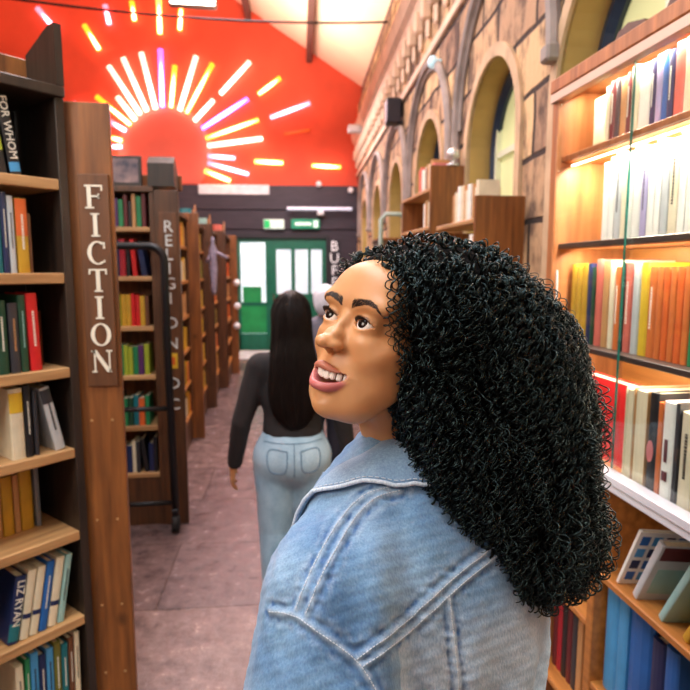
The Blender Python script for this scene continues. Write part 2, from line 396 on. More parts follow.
dr.box(a0, a0+.06, Y0, Y0+.08, 0, DZ); dr.box(a1-.10, a1-.001, Y0, Y0+.08, 0, DZ); dr.box(a0, a1, Y0+.001, Y0+.08, DZ-.08, DZ-.001); dr.box(a0, a1, Y0, Y0+.07, .95, 1.02); dr.box(a0, a1, Y0, Y0+.07, .0, .35)
d2 = struct(dr.build('window_9', M_GREEN, M=BM), 'green framed glazed side panel beside the green door')
g = MB(); g.box(a0, a1, Y0+.03, Y0+.04, .35, DZ-.08); g.build('pane', mat('bright_shopfront_glass', (220, 235, 238), .15, var=.35, scale=5, emit=(200, 226, 236), estr=.95, second=(250, 250, 250)), d2)
g = MB(); g.box(a0+.02, a1-.08, Y0+.012, Y0+.03, .36, .95, bev=.003); g.box(a0+.1, a1-.2, Y0+.012, Y0+.03, 1.02, 1.35, bev=.003); g.build('green_poster', M_GREEN2, d2)
fr = MB(); fr.box(DX0-.07, DX0, EY-.05, EY+.05, 0, DZ+.08); fr.box(DX1, DX1+.07, EY-.05, EY+.05, 0, DZ+.08); fr.box(DX0, DX1, EY-.05, EY+.05, DZ, DZ+.08)
struct(fr.build('trim_70', mat('black_door_surround', (26, 26, 36), .5), M=BM), 'near-black surround of the doorway')
mt = MB(); mt.box(ex(238), ex(275), EY-1.3, EY-.15, .0, .018, bev=.006)
tag(mt.build('doormat', mat('pale_mat', (205, 216, 220), .7), M=BM), 'pale grey mat on the floor in front of the green doorway', 'doormat')

# lettering on the end wall
def flat_box(name, u0, v0, u1, v1, dep, m, label, cat, group=None, bev=.01):
    p, q = bl(aty(u0, v0, 12.45)), bl(aty(u1, v1, 12.45))
    b = MB(); b.box(min(p[0], q[0]), max(p[0], q[0]), EY-dep, EY-.002, min(p[2], q[2]), max(p[2], q[2]), bev=bev)
    return tag(b.build(name, m, M=BM), label, cat, group)
bs = MB(); p0, p1 = bl(aty(328, 240, 12.45)), bl(aty(341, 326, 12.45))
bs.box(p0[0], p1[0], EY-.03, EY, p1[2], p0[2]); bso = tag(bs.build('wall_sign', mat('black_sign_board', (34, 30, 42), .5), M=BM), 'dark vertical sign with white letters right of the green door', 'sign')
for k, ch in enumerate('BUFFET'):
    pc = bl(aty(334.5, 246+12.2*k, 12.45))
    text_obj('letter', ch, .30, mat('lit_white_letters', (240, 240, 245), .4, emit=(235, 238, 245), estr=.35), bso, TR(pc[0], EY-.034, pc[2]-.01) @ XZ, thick=.004)
flat_box('wall_sign', 196, 182.5, 269, 194, .04, mat('white_sign_face', (222, 226, 235), .5, var=.12, scale=9), 'long white horizontal sign under the red gable', 'sign')
for (u0, u1, lb) in ((263, 284, 'white and green exit sign, left of the pair over the door'), (291, 320, 'green exit sign, right of the pair over the door')):
    p, q = bl(aty(u0, 218.5, 12.35)), bl(aty(u1, 228.5, 12.35))
    b = MB(); b.box(p[0], q[0], EY-.12, EY-.06, q[2], p[2], bev=.01)
    e = tag(b.build('exit_sign', mat('green_exit_face' if u0 > 280 else 'white_exit_face', (20, 130, 96) if u0 > 280 else (205, 225, 215), .4, emit=(20, 130, 96) if u0 > 280 else (205, 225, 215), estr=.5), M=BM), lb, 'sign', 'exit signs over the door')
    mm = mat('pale_sign_mark', (220, 250, 235), .4, emit=(220, 250, 235), estr=.6) if u0 > 280 else mat('green_sign_mark', (20, 170, 90), .4, emit=(20, 170, 90), estr=.6)
    c = MB(); w = q[0]-p[0]; zc = (p[2]+q[2])/2
    if u0 > 280: c.box(p[0]+.08, p[0]+w*.7, EY-.125, EY-.119, zc-.03, zc+.03); c.box(p[0]+w*.78, q[0]-.04, EY-.125, EY-.119, zc-.07, zc+.07)
    else: c.box(p[0]+.01, p[0]+.13, EY-.125, EY-.119, zc-.08, zc+.08)
    c.build('sign_mark', mm, e)
    c = MB(); c.box(p[0]+.1, p[0]+.12, EY-.06, EY-.001, zc-.02, zc+.02); c.box(q[0]-.12, q[0]-.1, EY-.06, EY-.001, zc-.02, zc+.02); c.build('bracket', M_BLACKMETAL, e)
p, q = bl(aty(287, 208, 12.3)), bl(aty(352, 211, 12.3))
b = MB(); b.tube([(p[0], EY-.2, p[2]), (q[0], EY-.2, p[2])], .035, 10)
lt = tag(b.build('strip_light', mat('strip_lamp', (210, 210, 225), .4, emit=(215, 215, 235), estr=.7), M=BM), 'pale tube strip light across the dark end wall', 'light')
b = MB(); b.box(p[0]+.62, p[0]+.76, EY-.22, EY-.0, p[2]-.13, p[2]-.03, bev=.02); b.box(p[0]+.1, p[0]+.14, EY-.2, EY, p[2]-.02, p[2]+.02); b.build('fitting', M_WHITE, lt)
for (u, v, lb) in ((319, 183.5, 'small round white fitting at the foot of the red gable'), (351, 190, 'white wall lamp high on the dark wall by the stonework')):
    c = bl(aty(u, v, 12.4)); b = MB(TR(c[0], EY-.06, c[2], rx=-pi/2)); b.lathe([(.02, -.04), (.05, -.035), (.065, 0), (.05, .03), (.02, .04)], 14)
    tag(b.build('wall_lamp', M_WHITE, M=BM, smooth=True), lb, 'lamp')

# neon sunburst -----------------------------------------------------------------------
def neon_mat(name, rgb):
    """neon tube: white-hot along the middle, halo imitated by the colour towards its edge"""
    if name in MATS: return MATS[name]
    m = mat(name, rgb, .4, var=.0, emit=rgb, estr=1); nt = m.node_tree; N = nt.nodes; L = nt.links; b = N['Principled BSDF']
    lw = N.new('ShaderNodeLayerWeight'); lw.inputs['Blend'].default_value = .5
    rp = N.new('ShaderNodeValToRGB'); rp.color_ramp.elements[0].position = .06; rp.color_ramp.elements[1].position = .32  # coloured rim stands in for the soft glow round the tube
    c = lin(rgb); rp.color_ramp.elements[0].color = tuple(.4+.6*x for x in c[:3])+(1,); rp.color_ramp.elements[1].color = c
    st = N.new('ShaderNodeMapRange'); st.inputs['From Min'].default_value = .06; st.inputs['From Max'].default_value = .4; st.inputs['To Min'].default_value = 14; st.inputs['To Max'].default_value = 3.5
    L.new(lw.outputs['Facing'], rp.inputs['Fac']); L.new(lw.outputs['Facing'], st.inputs['Value']); L.new(rp.outputs['Color'], b.inputs['Emission Color']); L.new(st.outputs['Result'], b.inputs['Emission Strength'])
    return m
NEON = [(27, -2, 45, 19, 'p'), (77, 17, 93, 43, 'o'), (99, -3, 103.5, 17, 'p'), (127, -6, 130, 14, 'o'), (155, -12, 156.5, 28, 'y'), (179, -6, 177, 25, 'o'),
        (103, 60, 136, 110, 'w'), (118, 52, 143, 107, 'w'), (137, 47, 152, 105, 'w'), (157, 44, 159, 103, 'm'), (172, 61, 168, 104, 'o'), (194, 52, 177, 107, 'w'),
        (211, 60, 184, 110, 'o'), (112, 92, 131, 116, 'w'), (212, 97, 192, 118, 'w'), (90, 91, 126, 121, 'o'), (104, 117, 121, 127, 'p'), (103, 133, 117, 137, 'o'),
        (103, 143, 117, 143, 'p'), (103, 155, 118, 155, 'y'), (249, 59, 219, 91, 'w'), (280, 76, 258, 92, 'o'), (247, 96.5, 200, 126, 'm'), (258, 118, 204, 136, 'o'),
        (262, 137, 206, 143.5, 'w'), (206, 154, 234, 156.5, 'p'), (206, 161, 248, 173, 'p'), (203, 169, 229, 179.5, 'y'), (310, 102, 270, 116, 'p'), (310, 129, 284, 133, 'x'),
        (254, 160, 283, 162, 'y'), (312, 165, 341, 167, 'o'), (66, 98, 84, 105, 'p')]
NC = {'p': ((255, 110, 130), 'pink-white'), 'o': ((255, 140, 30), 'orange'), 'y': ((255, 180, 80), 'warm yellow'), 'w': ((255, 185, 165), 'white'), 'm': ((255, 90, 200), 'magenta')}
POSN = ['far upper left corner', 'upper left, above the arc', 'top edge, third from left', 'top edge, middle left', 'top edge above the centre', 'top edge, right of centre',
        'long, eleven o\'clock of the arc', 'long, second left of the top', 'long, first left of the top', 'straight up over the disc', 'short, just right of the top', 'long, one o\'clock of the arc',
        'long, right shoulder of the arc', 'short, ten o\'clock of the arc', 'short, two o\'clock of the arc', 'long, left shoulder of the arc', 'short, half past nine', 'topmost of three short ones left of the disc',
        'middle of three short ones left of the disc', 'lowest short one left of the disc', 'outer, upper right', 'outer, right of the upper right one', 'long, right of the disc, sloping up', 'long, right of the disc, third down',
        'long, right of the disc, nearly level', 'short, level, right of the disc', 'long, sloping down right of the disc', 'lowest, sloping down right of the disc', 'outermost right, sloping up', 'unlit, far right',
        'level, outside the lower right', 'level, lowest at far right', 'partly behind the tall end panel']
for (u0, v0, u1, v1, c), pn in zip(NEON, POSN):
    a, d = bl(aty(u0, v0, 12.4)), bl(aty(u1, v1, 12.4))
    lit = c != 'x'
    if lit:
        rgb, cn = NC[c]; m = neon_mat('neon_'+cn, rgb)
    else: cn = 'dull orange'; m = mat('neon_off', (226, 110, 50), .4, var=.05, emit=(230, 100, 40), estr=.2)
    b = MB(); b.tube([(a[0], EY-.09, a[2]), (d[0], EY-.09, d[2])], .05 if lit else .03, 10)
    t = tag(b.build('neon_tube', m, M=BM, smooth=True), '%s neon tube on the red wall: %s' % (cn, pn), 'neon light', 'neon tubes of the sunburst')
    b = MB()
    for f in (.2, .8):
        x, z = a[0]+(d[0]-a[0])*f, a[2]+(d[2]-a[2])*f; b.box(x-.012, x+.012, EY-.07, EY-.001, z-.012, z+.012)
    b.build('clip', M_WHITE, t)
# cable, floodlight, speaker, boxes high on the right ---------------------------------
ca, cb_ = atw(388, 22, -.13), aty(-40, -9, 6.4)
P = [Vector(ca)*(1-t)+Vector(cb_)*t+Vector((0, 0, -.10*4*t*(1-t))) for t in np.linspace(0, 1, 24)]
b = MB(); b.tube(P, .012, 6); tag(b.build('cable', M_RUBBER, smooth=True), 'black cable slung across the hall under the roof', 'cable')
fl = at(193, 1, 9.0)
b = MB(TR(fl[0], fl[1], fl[2], rx=radians(-20))); b.box(-.36, .36, -.05, .05, -.13, .2, bev=.03)
f_ = tag(b.build('floodlight', M_RAFTER), 'bright rectangular floodlight hanging under the roof', 'light')
b = MB(TR(fl[0], fl[1], fl[2], rx=radians(-20))); b.box(-.33, .33, -.07, -.045, -.11, .18, bev=.01); b.build('lamp_face', mat('floodlight_glow', (255, 240, 225), .4, emit=(255, 242, 230), estr=14), f_)
b = MB(); b.tube([(fl[0]-.1, fl[1], fl[2]+.15), (fl[0]-.1, fl[1], 7.0)], .015, 6); b.tube([(fl[0]+.1, fl[1], fl[2]+.15), (fl[0]+.1, fl[1], 7.0)], .015, 6); b.build('hanger', M_BLACKMETAL, f_)
c = bl(atw(396, 112, -.08)); b = MB(); b.box(WX-.2, WX-.03, c[1]-.1, c[1]+.1, c[2]-.14, c[2]+.14, bev=.015)
sp_ = tag(b.build('speaker', mat('black_speaker', (24, 22, 34), .5), M=BM), 'small black loudspeaker on the stone wall below the cornice', 'speaker')
b = MB(); b.box(WX-.04, WX+.01, c[1]-.03, c[1]+.03, c[2]-.05, c[2]+.05); b.build('bracket', M_BLACKMETAL, sp_)
c = bl(atw(435, 62, -.05)); b = MB(TR(WX-.07, c[1], c[2])); b.lathe([(.01, -.05), (.035, -.04), (.045, 0), (.03, .04), (.01, .05)], 12); b.box(0, .08, -.02, .02, -.02, .02)
tag(b.build('wall_lamp', mat('pale_blue_lamp', (190, 225, 235), .3, emit=(190, 225, 235), estr=.6), M=BM, smooth=True), 'small pale blue lamp on the stonework above the second arch', 'lamp')
c = bl(atw(357, 130, -.15)); b = MB(TR(WX-.2, c[1], c[2])); b.box(-.12, .14, -.1, .1, -.05, .08, bev=.02); b.box(.1, .21, -.03, .03, -.03, .03)
tag(b.build('wall_lamp', mat('pale_grey_fitting', (190, 190, 196), .5), M=BM), 'pale grey projecting lamp at the far end of the cornice', 'lamp')
# ================================================================== BOOKS
CN = {'cream': (226, 214, 184), 'white': (238, 236, 228), 'navy blue': (24, 40, 84), 'blue': (28, 96, 170), 'sky blue': (70, 150, 205), 'teal': (20, 110, 120), 'dark green': (22, 66, 44), 'green': (30, 130, 80),
      'red': (206, 24, 28), 'crimson': (168, 26, 44), 'maroon': (96, 26, 32), 'orange': (216, 98, 40), 'yellow': (222, 182, 48), 'mustard': (196, 150, 40), 'tan': (190, 140, 90), 'brown': (104, 62, 36),
      'black': (26, 24, 28), 'grey': (120, 122, 126), 'pale grey': (190, 194, 196), 'purple': (84, 40, 96), 'pink': (212, 120, 120), 'salmon': (206, 104, 90), 'olive': (110, 108, 40), 'pale teal': (150, 190, 184),
      'lime': (164, 176, 50), 'rust orange': (206, 108, 50), 'charcoal': (48, 48, 54), 'lilac': (170, 160, 200)}
def bcol(n): return mat('cover_'+n.replace(' ', '_'), CN[n], .45, var=.12, scale=14, coat=.15)
ORD = ['first', 'second', 'third', 'fourth', 'fifth', 'sixth', 'seventh', 'eighth', 'ninth', 'tenth', 'eleventh', 'twelfth', 'thirteenth', 'fourteenth', 'fifteenth', 'sixteenth', 'seventeenth', 'eighteenth', 'nineteenth', 'twentieth']+['twenty-'+x for x in ('first', 'second', 'third', 'fourth', 'fifth', 'sixth', 'seventh', 'eighth')]
def book(M, w, d, h, col, label, group, lean=0, parts=True, band=None, title=None, tcol=None, round_=.15):
    """local: x thickness, y depth (spine at y=0 facing -y), z height"""
    c = .0025 if parts else .003
    R = Matrix.Rotation(lean, 4, 'Y')
    if lean < 0: M = M @ R                                     # pivot on the left bottom corner
    elif lean > 0: M = M @ Matrix.Translation((w, 0, 0)) @ R @ Matrix.Translation((-w, 0, 0))
    b = MB()
    k = 5; sp = [(w/2-w/2*cos(pi*i/k), .0+w*round_*(1-sin(pi*i/k))) for i in range(k+1)]   # rounded spine
    outer = sp+[(w, d), (w-c, d)]; inner = [(w-c, .006+w*round_), (c, .006+w*round_)]
    poly = sp+[(w, d), (w-c, d), (w-c, .007+w*round_), (c, .007+w*round_), (c, d), (0, d)]
    n = len(poly)
    vs = [(x, y, 0) for x, y in poly]+[(x, y, h) for x, y in poly]
    b.add(vs, [tuple(range(n))[::-1], tuple(range(n, 2*n))]+[(i, (i+1) % n, (i+1) % n+n, i+n) for i in range(n)])
    if not parts:
        b.add([], []); b.box(c, w-c, .008+w*round_, d-.004, .003, h-.004, mi=1)
        o = b.build('book', [bcol(col), M_PAGES], M=M); tag(o, label, 'book', group); return o
    o = b.build('book', bcol(col), M=M); tag(o, label, 'book', group)
    p = MB(); p.box(c, w-c, .008+w*round_, d-.005, .003, h-.005); p.build('pages', M_PAGES, o)
    if band:
        for (z0, z1, cc) in band:
            q = MB(); e = .0006
            spb = [(w/2-(w/2)*cos(pi*i/k)*1.0, w*round_*(1-sin(pi*i/k))-e) for i in range(k+1)]
            vs = [(x, y, h*z0) for x, y in spb]+[(x, y, h*z1) for x, y in spb]+[(x, y+e*.9, h*z0) for x, y in spb]+[(x, y+e*.9, h*z1) for x, y in spb]
            m_ = k+1
            q.add(vs, [(i, i+1, i+1+m_, i+m_) for i in range(k)]+[(i+2*m_, i+3*m_, i+1+3*m_, i+1+2*m_) for i in range(k)]+[(i, 2*m_+i, 2*m_+i+1, i+1) for i in range(k)]+[(m_+i, m_+i+1, 3*m_+i+1, 3*m_+i) for i in range(k)])
            q.build('spine_band', bcol(cc), o)
    if title is not None:
        tm = bcol(tcol) if tcol else (M_TITLE_D if sum(CN[col]) > 420 else M_TITLE)
        if title == '':
            q = MB(); zz = .32*h
            while zz < .78*h:
                s = random.uniform(.004, .010)*h*4; q.box(w*.41, w*.59, -.0008, .0006, zz, min(zz+s*.7, .8*h)); zz += s
            q.build('spine_title', tm, o)
        else:
            text_obj('spine_title', title[0], title[1], tm, o, Matrix.Translation((w/2, -.0012, title[2])) @ XZ @ Matrix.Rotation(-pi/2, 4, 'Z'))
    return o
def fill(M, x0, x1, z, hmax, cols, where, group, y0=.03, d=.2, wr=(.02, .04), hr=(.72, .95), parts=False, lean_p=.12, title_p=.0, gaps=0):
    """stand a run of books on one shelf"""
    x = x0; i = 0; ln = 0
    todo = []
    while x < x1:
        w = random.uniform(*wr)
        if x+w > x1: break
        if gaps and random.random() < gaps: x += w*1.5; continue
        h = hmax*random.uniform(*hr); c = random.choice(cols)
        lean = 0
        if random.random() < lean_p: lean = -random.uniform(.06, .16)
        if lean and todo: x += h*sin(-lean)*1.0
        if x+w > x1: break
        todo.append((x, w, h, c, lean)); x += w+.002
    n = len(todo)
    for i, (x, w, h, c, lean) in enumerate(todo):
        if n > 1 and i == n-1: pos = 'last on the right'
        else: pos = '%s from left' % ORD[i]
        book(M @ Matrix.Translation((x, y0+random.uniform(0, .015), z)), w, d*random.uniform(.8, 1), h, c, '%s book, %s, %s' % (c, pos, where), group, lean=lean, parts=parts, title='' if random.random() < title_p else None)

# ================================================================== serif letters for the FICTION sign
def letter_poly(ch, S, th=.004):
    """cream raised roman capital, S = height, in the xz plane facing -y, centred"""
    b = MB(); t = S*.17; u = S*.07; sw = S*.13
    def bx(x0, x1, z0, z1): b.box(x0, x1, -th, 0, z0, z1)
    def diag(x0, z0, x1, z1, w):
        b.prism([(x0-w/2, z0), (x0+w/2, z0), (x1+w/2, z1), (x1-w/2, z1)][::1], -th, 0)
    def ring(cx, cz, rx, rz, tk, tn, a0=0, a1=2*pi, n=28):
        o = []; i_ = []
        for k in range(n+1):
            a = a0+(a1-a0)*k/n; o.append((cx+rx*cos(a), cz+rz*sin(a))); i_.append((cx+(rx-tk)*cos(a), cz+(rz-tn)*sin(a)))
        vs = [(x, -th, z) for x, z in o]+[(x, -th, z) for x, z in i_]+[(x, 0, z) for x, z in o]+[(x, 0, z) for x, z in i_]
        m_ = n+1; fs = []
        for k in range(n): fs += [(k, k+1, m_+k+1, m_+k), (k, 2*m_+k, 2*m_+k+1, k+1), (m_+k, m_+k+1, 3*m_+k+1, 3*m_+k)]
        fs += [(0, m_, 3*m_, 2*m_), (n, 2*m_+n, 3*m_+n, m_+n)]
        b.add(vs, fs)
    H = S/2
    if ch == 'I':
        bx(-t/2, t/2, -H+u*.8, H-u*.8); bx(-t/2-sw*.7, t/2+sw*.7, H-u, H); bx(-t/2-sw*.7, t/2+sw*.7, -H, -H+u)
    elif ch == 'F':
        x = -S*.2; bx(x-t/2, x+t/2, -H+u*.8, H-u*.8); bx(x-t/2-sw*.7, x+t/2+sw*.8, -H, -H+u); bx(x-t/2-sw*.7, S*.36, H-u*1.1, H)
        bx(S*.36-u, S*.36, H-S*.25, H-u); bx(x+t/2, S*.22, -u/2+.02*S, u/2+.02*S); bx(S*.22-u*.8, S*.22, -S*.08, S*.13)
    elif ch == 'T':
        bx(-t/2, t/2, -H+u*.8, H-u); bx(-t/2-sw*.7, t/2+sw*.7, -H, -H+u); bx(-S*.38, S*.38, H-u*1.1, H)
        bx(-S*.38, -S*.38+u, H-S*.24, H-u); bx(S*.38-u, S*.38, H-S*.24, H-u)
    elif ch == 'N':
        bx(-S*.31-u*.5, -S*.31+u*.5, -H+u*.8, H-u*.6); bx(S*.31-u*.5, S*.31+u*.5, -H, H-u*.6)
        diag(S*.31-t*.05, -H, -S*.31-t*.1, H, t*1.15)
        bx(-S*.31-sw, -S*.31+sw*.6, -H, -H+u); bx(-S*.31-sw*1.1, -S*.31, H-u, H); bx(S*.31-sw, S*.31+sw, H-u, H)
    elif ch == 'O': ring(0, 0, S*.43, H*1.02, t, u*.9)
    elif ch == 'C':
        ring(S*.04, 0, S*.43, H*1.02, t, u*.9, radians(52), radians(308)); bx(S*.28, S*.28+u, H-S*.32, H-u*.6)
        bx(S*.28, S*.28+u*.8, -H+u*1.2, -H+S*.2)
    return b

# ================================================================== BOOKCASES
def bookcase(name, label, M, x0, x1, dep, shelves, top, mats, thick=.03, side=.03, back=True, plinth=0, cat='bookcase', group=None, shelf_front=None, shelf_mat=None):
    t = empty(name, M, label, cat, group)
    sm, bm, shm = mats
    b = MB(); b.box(x1-side, x1, 0, dep, 0, top, bev=.002); b.build('side_panel', sm, t)
    b = MB(); b.box(x0, x0+side, 0, dep, 0, top, bev=.002); b.build('side_panel', sm, t)
    b = MB(); b.box(x0+side+.001, x1-side-.001, dep-.012, dep, .02, top); b.build('back_panel', bm, t)
    for z in shelves:
        b = MB(); b.box(x0+side+.001, x1-side-.001, .0, dep-.014, z-thick, z, bev=.003); b.build('shelf', shm, t)
    b = MB(); b.box(x0, x1, -.012, dep, top+.001, top+.035, bev=.003); b.build('top_board', sm, t)
    if plinth: b = MB(); b.box(x0+side+.001, x1-side-.001, .01, .03, 0, plinth-thick-.001); b.build('plinth', sm, t)
    return t
# ---- the FICTION bookcase, turned towards the viewer
MA = TR(-.626, 2.125, 0, rz=radians(44.2))
ZA = [.145, .465, .785, 1.085, 1.37, 1.69, 1.995]
A = bookcase('bookcase', 'tall near bookcase at the left edge with a FICTION sign on its end', MA, -1.0, 0.0, .30, ZA, 2.255, (W_DARK, W_BLACK, W_SHELF), thick=.035, plinth=.12)
b = MB(); b.box(-1.0, 0, .19, .22, 2.292, 2.41, bev=.003); b.build('display_back', W_PANEL, A)
b = MB(); b.prism([(-.1, 0), (.205, 0), (.205, .11), (.0, .17), (-.1, .17)][::-1], 0, .025)
dsp = MB(Matrix.Translation((-.025, 0, 2.292)) @ Matrix.Rotation(pi/2, 4, 'Z')); dsp.prism([(-.01, 0), (.19, 0), (.19, .13), (.03, .19), (-.01, .19)], -.025, .0)
dsp.build('display_end', W_DARK, A)
IA = MA.inverted()
b = MB(IA); b.box(-.645, -.492, 2.15, 2.175, 0, 2.255, bev=.003)
b.build('end_panel', W_PANEL, A)
b = MB(IA); b.box(-.645, -.60, 2.177, 2.45, 0, 2.24, bev=.003); b.build('end_case', W_PANEL, A)
b = MB(IA); b.box(-.602, -.502, 2.137, 2.149, 1.295, 2.02, bev=.002); sg = b.build('sign_board', M_SIGN, A)
for k, ch in enumerate('FICTION'):
    L_ = letter_poly(ch, .078, .003)
    zc = 1.945-.0935*k
    Lo = MB(IA @ TR(-.550, 2.1365, zc)); Lo.add(L_.v, L_.f); Lo.build('letter', M_CREAM, sg)
b = MB(IA)
for zz, dx in ((1.17, 0), (1.17, .07), (.80, 0), (.80, .07), (.47, 0), (.47, .07), (.2, 0), (.2, .07)):
    b.lathe([(.004, -.001), (.0045, .001), (.003, .002)], 8, c=(0, 0, 0)) if 0 else None
    m2 = MB(IA @ TR(-.60+dx, 2.149, zz, rx=pi/2)); m2.lathe([(.0055, 0), (.005, .0015), (.002, .002)], 8); m2.build('screw', M_SCREW, A)
GA = 'books in the near fiction bookcase'
def bA(x, z, w, h, col, lab, y=.02, d=.15, **k): return book(MA @ Matrix.Translation((x+.02, y, z+.0005)), w, d, h, col, lab, GA, **k)
# top shelf (leaning to the left)
bA(-.266, ZA[6], .024, .21, 'teal', 'teal book at the left edge of the top shelf of the fiction bookcase', lean=-.12, title='')
bA(-.228, ZA[6], .028, .245, 'black', 'black book with a yellow spine band, top shelf of the fiction bookcase', lean=-.13, band=[(.28, .6, 'lime'), (.63, .98, 'lime')], title='', tcol='black')
bA(-.190, ZA[6], .032, .235, 'black', 'black book with tall white lettering and blue foot, top shelf of the fiction bookcase', lean=-.13, band=[(.04, .16, 'sky blue')], title=('FOR WHOM', .034, .14))
# second shelf
for x, w, h, c, lab in ((-.262, .03, .24, 'teal', 'teal book at the left edge, second shelf of the fiction bookcase'), (-.2295, .018, .25, 'navy blue', 'thin navy book, second shelf down of the fiction bookcase'),
                        (-.21, .018, .24, 'pale grey', 'pale grey book beside the orange one in the fiction bookcase')):
    bA(x, ZA[5], w, h, c, lab, title='')
bA(-.186, ZA[5], .036, .235, 'mustard', 'book with orange upper spine and yellow lower spine in the fiction bookcase', band=[(.5, .99, 'orange')], title='')
bA(-.149, ZA[5], .012, .19, 'brown', 'thin brown book right of the orange and yellow one', y=.03)
# third shelf
bA(-.265, ZA[4], .03, .235, 'dark green', 'dark green book with pale lettering at left edge, third shelf of the fiction bookcase', title='')
bA(-.229, ZA[4], .03, .225, 'charcoal', 'charcoal book with beige lettering, third shelf of the fiction bookcase', title='', tcol='tan')
bA(-.197, ZA[4], .022, .25, 'dark green', 'slim green book just left of the bright red one', title='', tcol='pale teal')
bA(-.168, ZA[4], .036, .255, 'red', 'bright red book with white lettering, third shelf of the fiction bookcase', title='', lean=-.02)
bA(-.128, ZA[4], .05, .19, 'brown', 'short brown book set back beside the bright red one', y=.12, d=.14)
# fourth shelf
bA(-.245, ZA[3], .042, .235, 'cream', 'cream book with a yellow top band, fourth shelf of the fiction bookcase', band=[(.66, .94, 'yellow')])
bA(-.2, ZA[3], .022, .24, 'black', 'black book with a pale line on its spine, fourth shelf of the fiction bookcase', title='')
bA(-.172, ZA[3], .012, .22, 'charcoal', 'thin charcoal book on the fourth shelf of the fiction bookcase')
bA(-.105, ZA[3], .034, .225, 'pale grey', 'pale grey and dark book leaning left on the fourth shelf of the fiction bookcase', lean=-.2, band=[(.75, .97, 'charcoal')], title='')
bA(-.078, ZA[3], .014, .215, 'brown', 'brown book standing behind the leaning pale grey one', y=.178, d=.1)
b_ = bA(-.235, ZA[3]+.255, .012, .12, 'sky blue', 'sky blue paperback lying flat on top of the fourth shelf books', y=.02, d=.1)
b_.matrix_world = MA @ TR(-.235, .02, ZA[3]+.2645) @ Matrix.Rotation(pi/2, 4, 'Y')
# fifth shelf : page edges, set back
for k, (x, w, c, h) in enumerate(((-.31, .035, 'tan', .2), (-.27, .028, 'tan', .205), (-.238, .035, 'mustard', .21), (-.2, .018, 'tan', .21), (-.178, .042, 'mustard', .215), (-.128, .016, 'grey', .215))):
    bA(x, ZA[2], w, h, c, '%s book set back on the fifth shelf of the fiction bookcase, %s from left' % (c, ORD[k]), y=.15, d=.12)
# sixth shelf : leaning right
X = -.305
for k, (w, h, c, lab, ti) in enumerate(((.034, .225, 'navy blue', 'navy blue book with LIZ RYAN in pale letters on its spine', ('LIZ RYAN', .036, .135)), (.028, .232, 'cream', 'first cream book right of the navy one, sixth shelf of the fiction bookcase', None),
                        (.026, .232, 'cream', 'second cream book right of the navy one, beside a blue one', None), (.026, .238, 'blue', 'blue book between two cream ones, sixth shelf of the fiction bookcase', ''),
                        (.030, .240, 'cream', 'cream book with dark mark right of the blue one, sixth shelf of the fiction bookcase', None), (.022, .240, 'pale teal', 'pale teal book at the right end of the sixth shelf', ''))):
    bA(X, ZA[1], w, h, c, lab, lean=.19, title=ti, band=[(.3, .37, 'navy blue')] if c == 'cream' else ([(.04, .3, 'teal')] if k == 0 else None)); X += w*1.05+.003
X = -.287
for k, (w, c) in enumerate(((.024, 'cream'), (.016, 'green'), (.026, 'sky blue'), (.022, 'navy blue'), (.024, 'sky blue'), (.024, 'olive'), (.022, 'teal'), (.02, 'brown'), (.018, 'cream'))):
    bA(X, ZA[0], w, .235+.01*(k % 3), c, '%s book, %s from left, bottom shelf of the fiction bookcase' % (c, ORD[k]), lean=.02 if k > 0 else 0, title=''); X += w+.0025

# ---- the RELIGION bookcase, square to the aisle, behind it
MBk = TR(-.655, 3.93, 0)
ZB = [.36, .68, 1.02, 1.34, 1.66, 1.97]
B_ = bookcase('bookcase', 'second bookcase on the left with white vertical lettering on its post', MBk, -.9, 0, .32, ZB, 2.185, (W_MID, W_PANEL, W_SHELF), thick=.03, plinth=.36)
b = MB(); b.box(.001, .15, -.01, .03, 0, 2.20, bev=.004); b.build('end_post', W_MID, B_)
b = MB(); b.box(.03, .135, -.02, -.011, .98, 2.06, bev=.002); sg = b.build('sign_board', M_SIGN, B_)
m_l = mat('white_sign_letter', (225, 228, 226), .5)
for ch, v in zip('RELIGION', (227, 241, 255, 269, 284, 299, 323.5, 344)):
    z = aty(167, v, 3.91)[2]; text_obj('letter', ch, .105, m_l, sg, TR(.085, -.0205, z-.0) @ XZ, thick=.002)
for ch, v in zip('OC', (384, 405)):
    z = aty(167, v, 3.91)[2]; text_obj('letter', ch, .105, m_l, sg, TR(.085, -.0205, z) @ XZ, thick=.002)
z = aty(167, 361, 3.91)[2]; q = MB(); q.box(.045, .115, -.023, -.0205, z-.05, z+.05, bev=.001); q.build('yellow_sticker', bcol('yellow'), sg)
q = MB(); q.box(.065, .1, -.0245, -.0232, z-.025, z+.025); q.build('letter', bcol('orange'), sg)
b = MB(); b.box(-.9, .15, .2, .23, 2.222, 2.32, bev=.003); b.build('display_back', W_PANEL, B_)
b = MB(Matrix.Translation((.0, 0, 2.222)) @ Matrix.Rotation(pi/2, 4, 'Z')); b.prism([(-.01, 0), (.19, 0), (.19, .1), (.06, .19), (-.01, .14)], -.13, .03); b.build('display_end', W_DARK, B_)
pic = empty('framed_picture', TR(-.95, 3.97, 2.226, rx=-.08), 'dark blue framed picture standing on top of the second bookcase', 'picture')
b = MB(); b.box(0, .22, 0, .02, 0, .19, bev=.004); b.build('frame', W_DARK, pic)
b = MB(); b.box(.02, .20, -.004, -.0005, .02, .17); b.build('picture', mat('dark_blue_picture', (50, 60, 110), .3, var=.7, scale=12, second=(150, 120, 120)), pic)
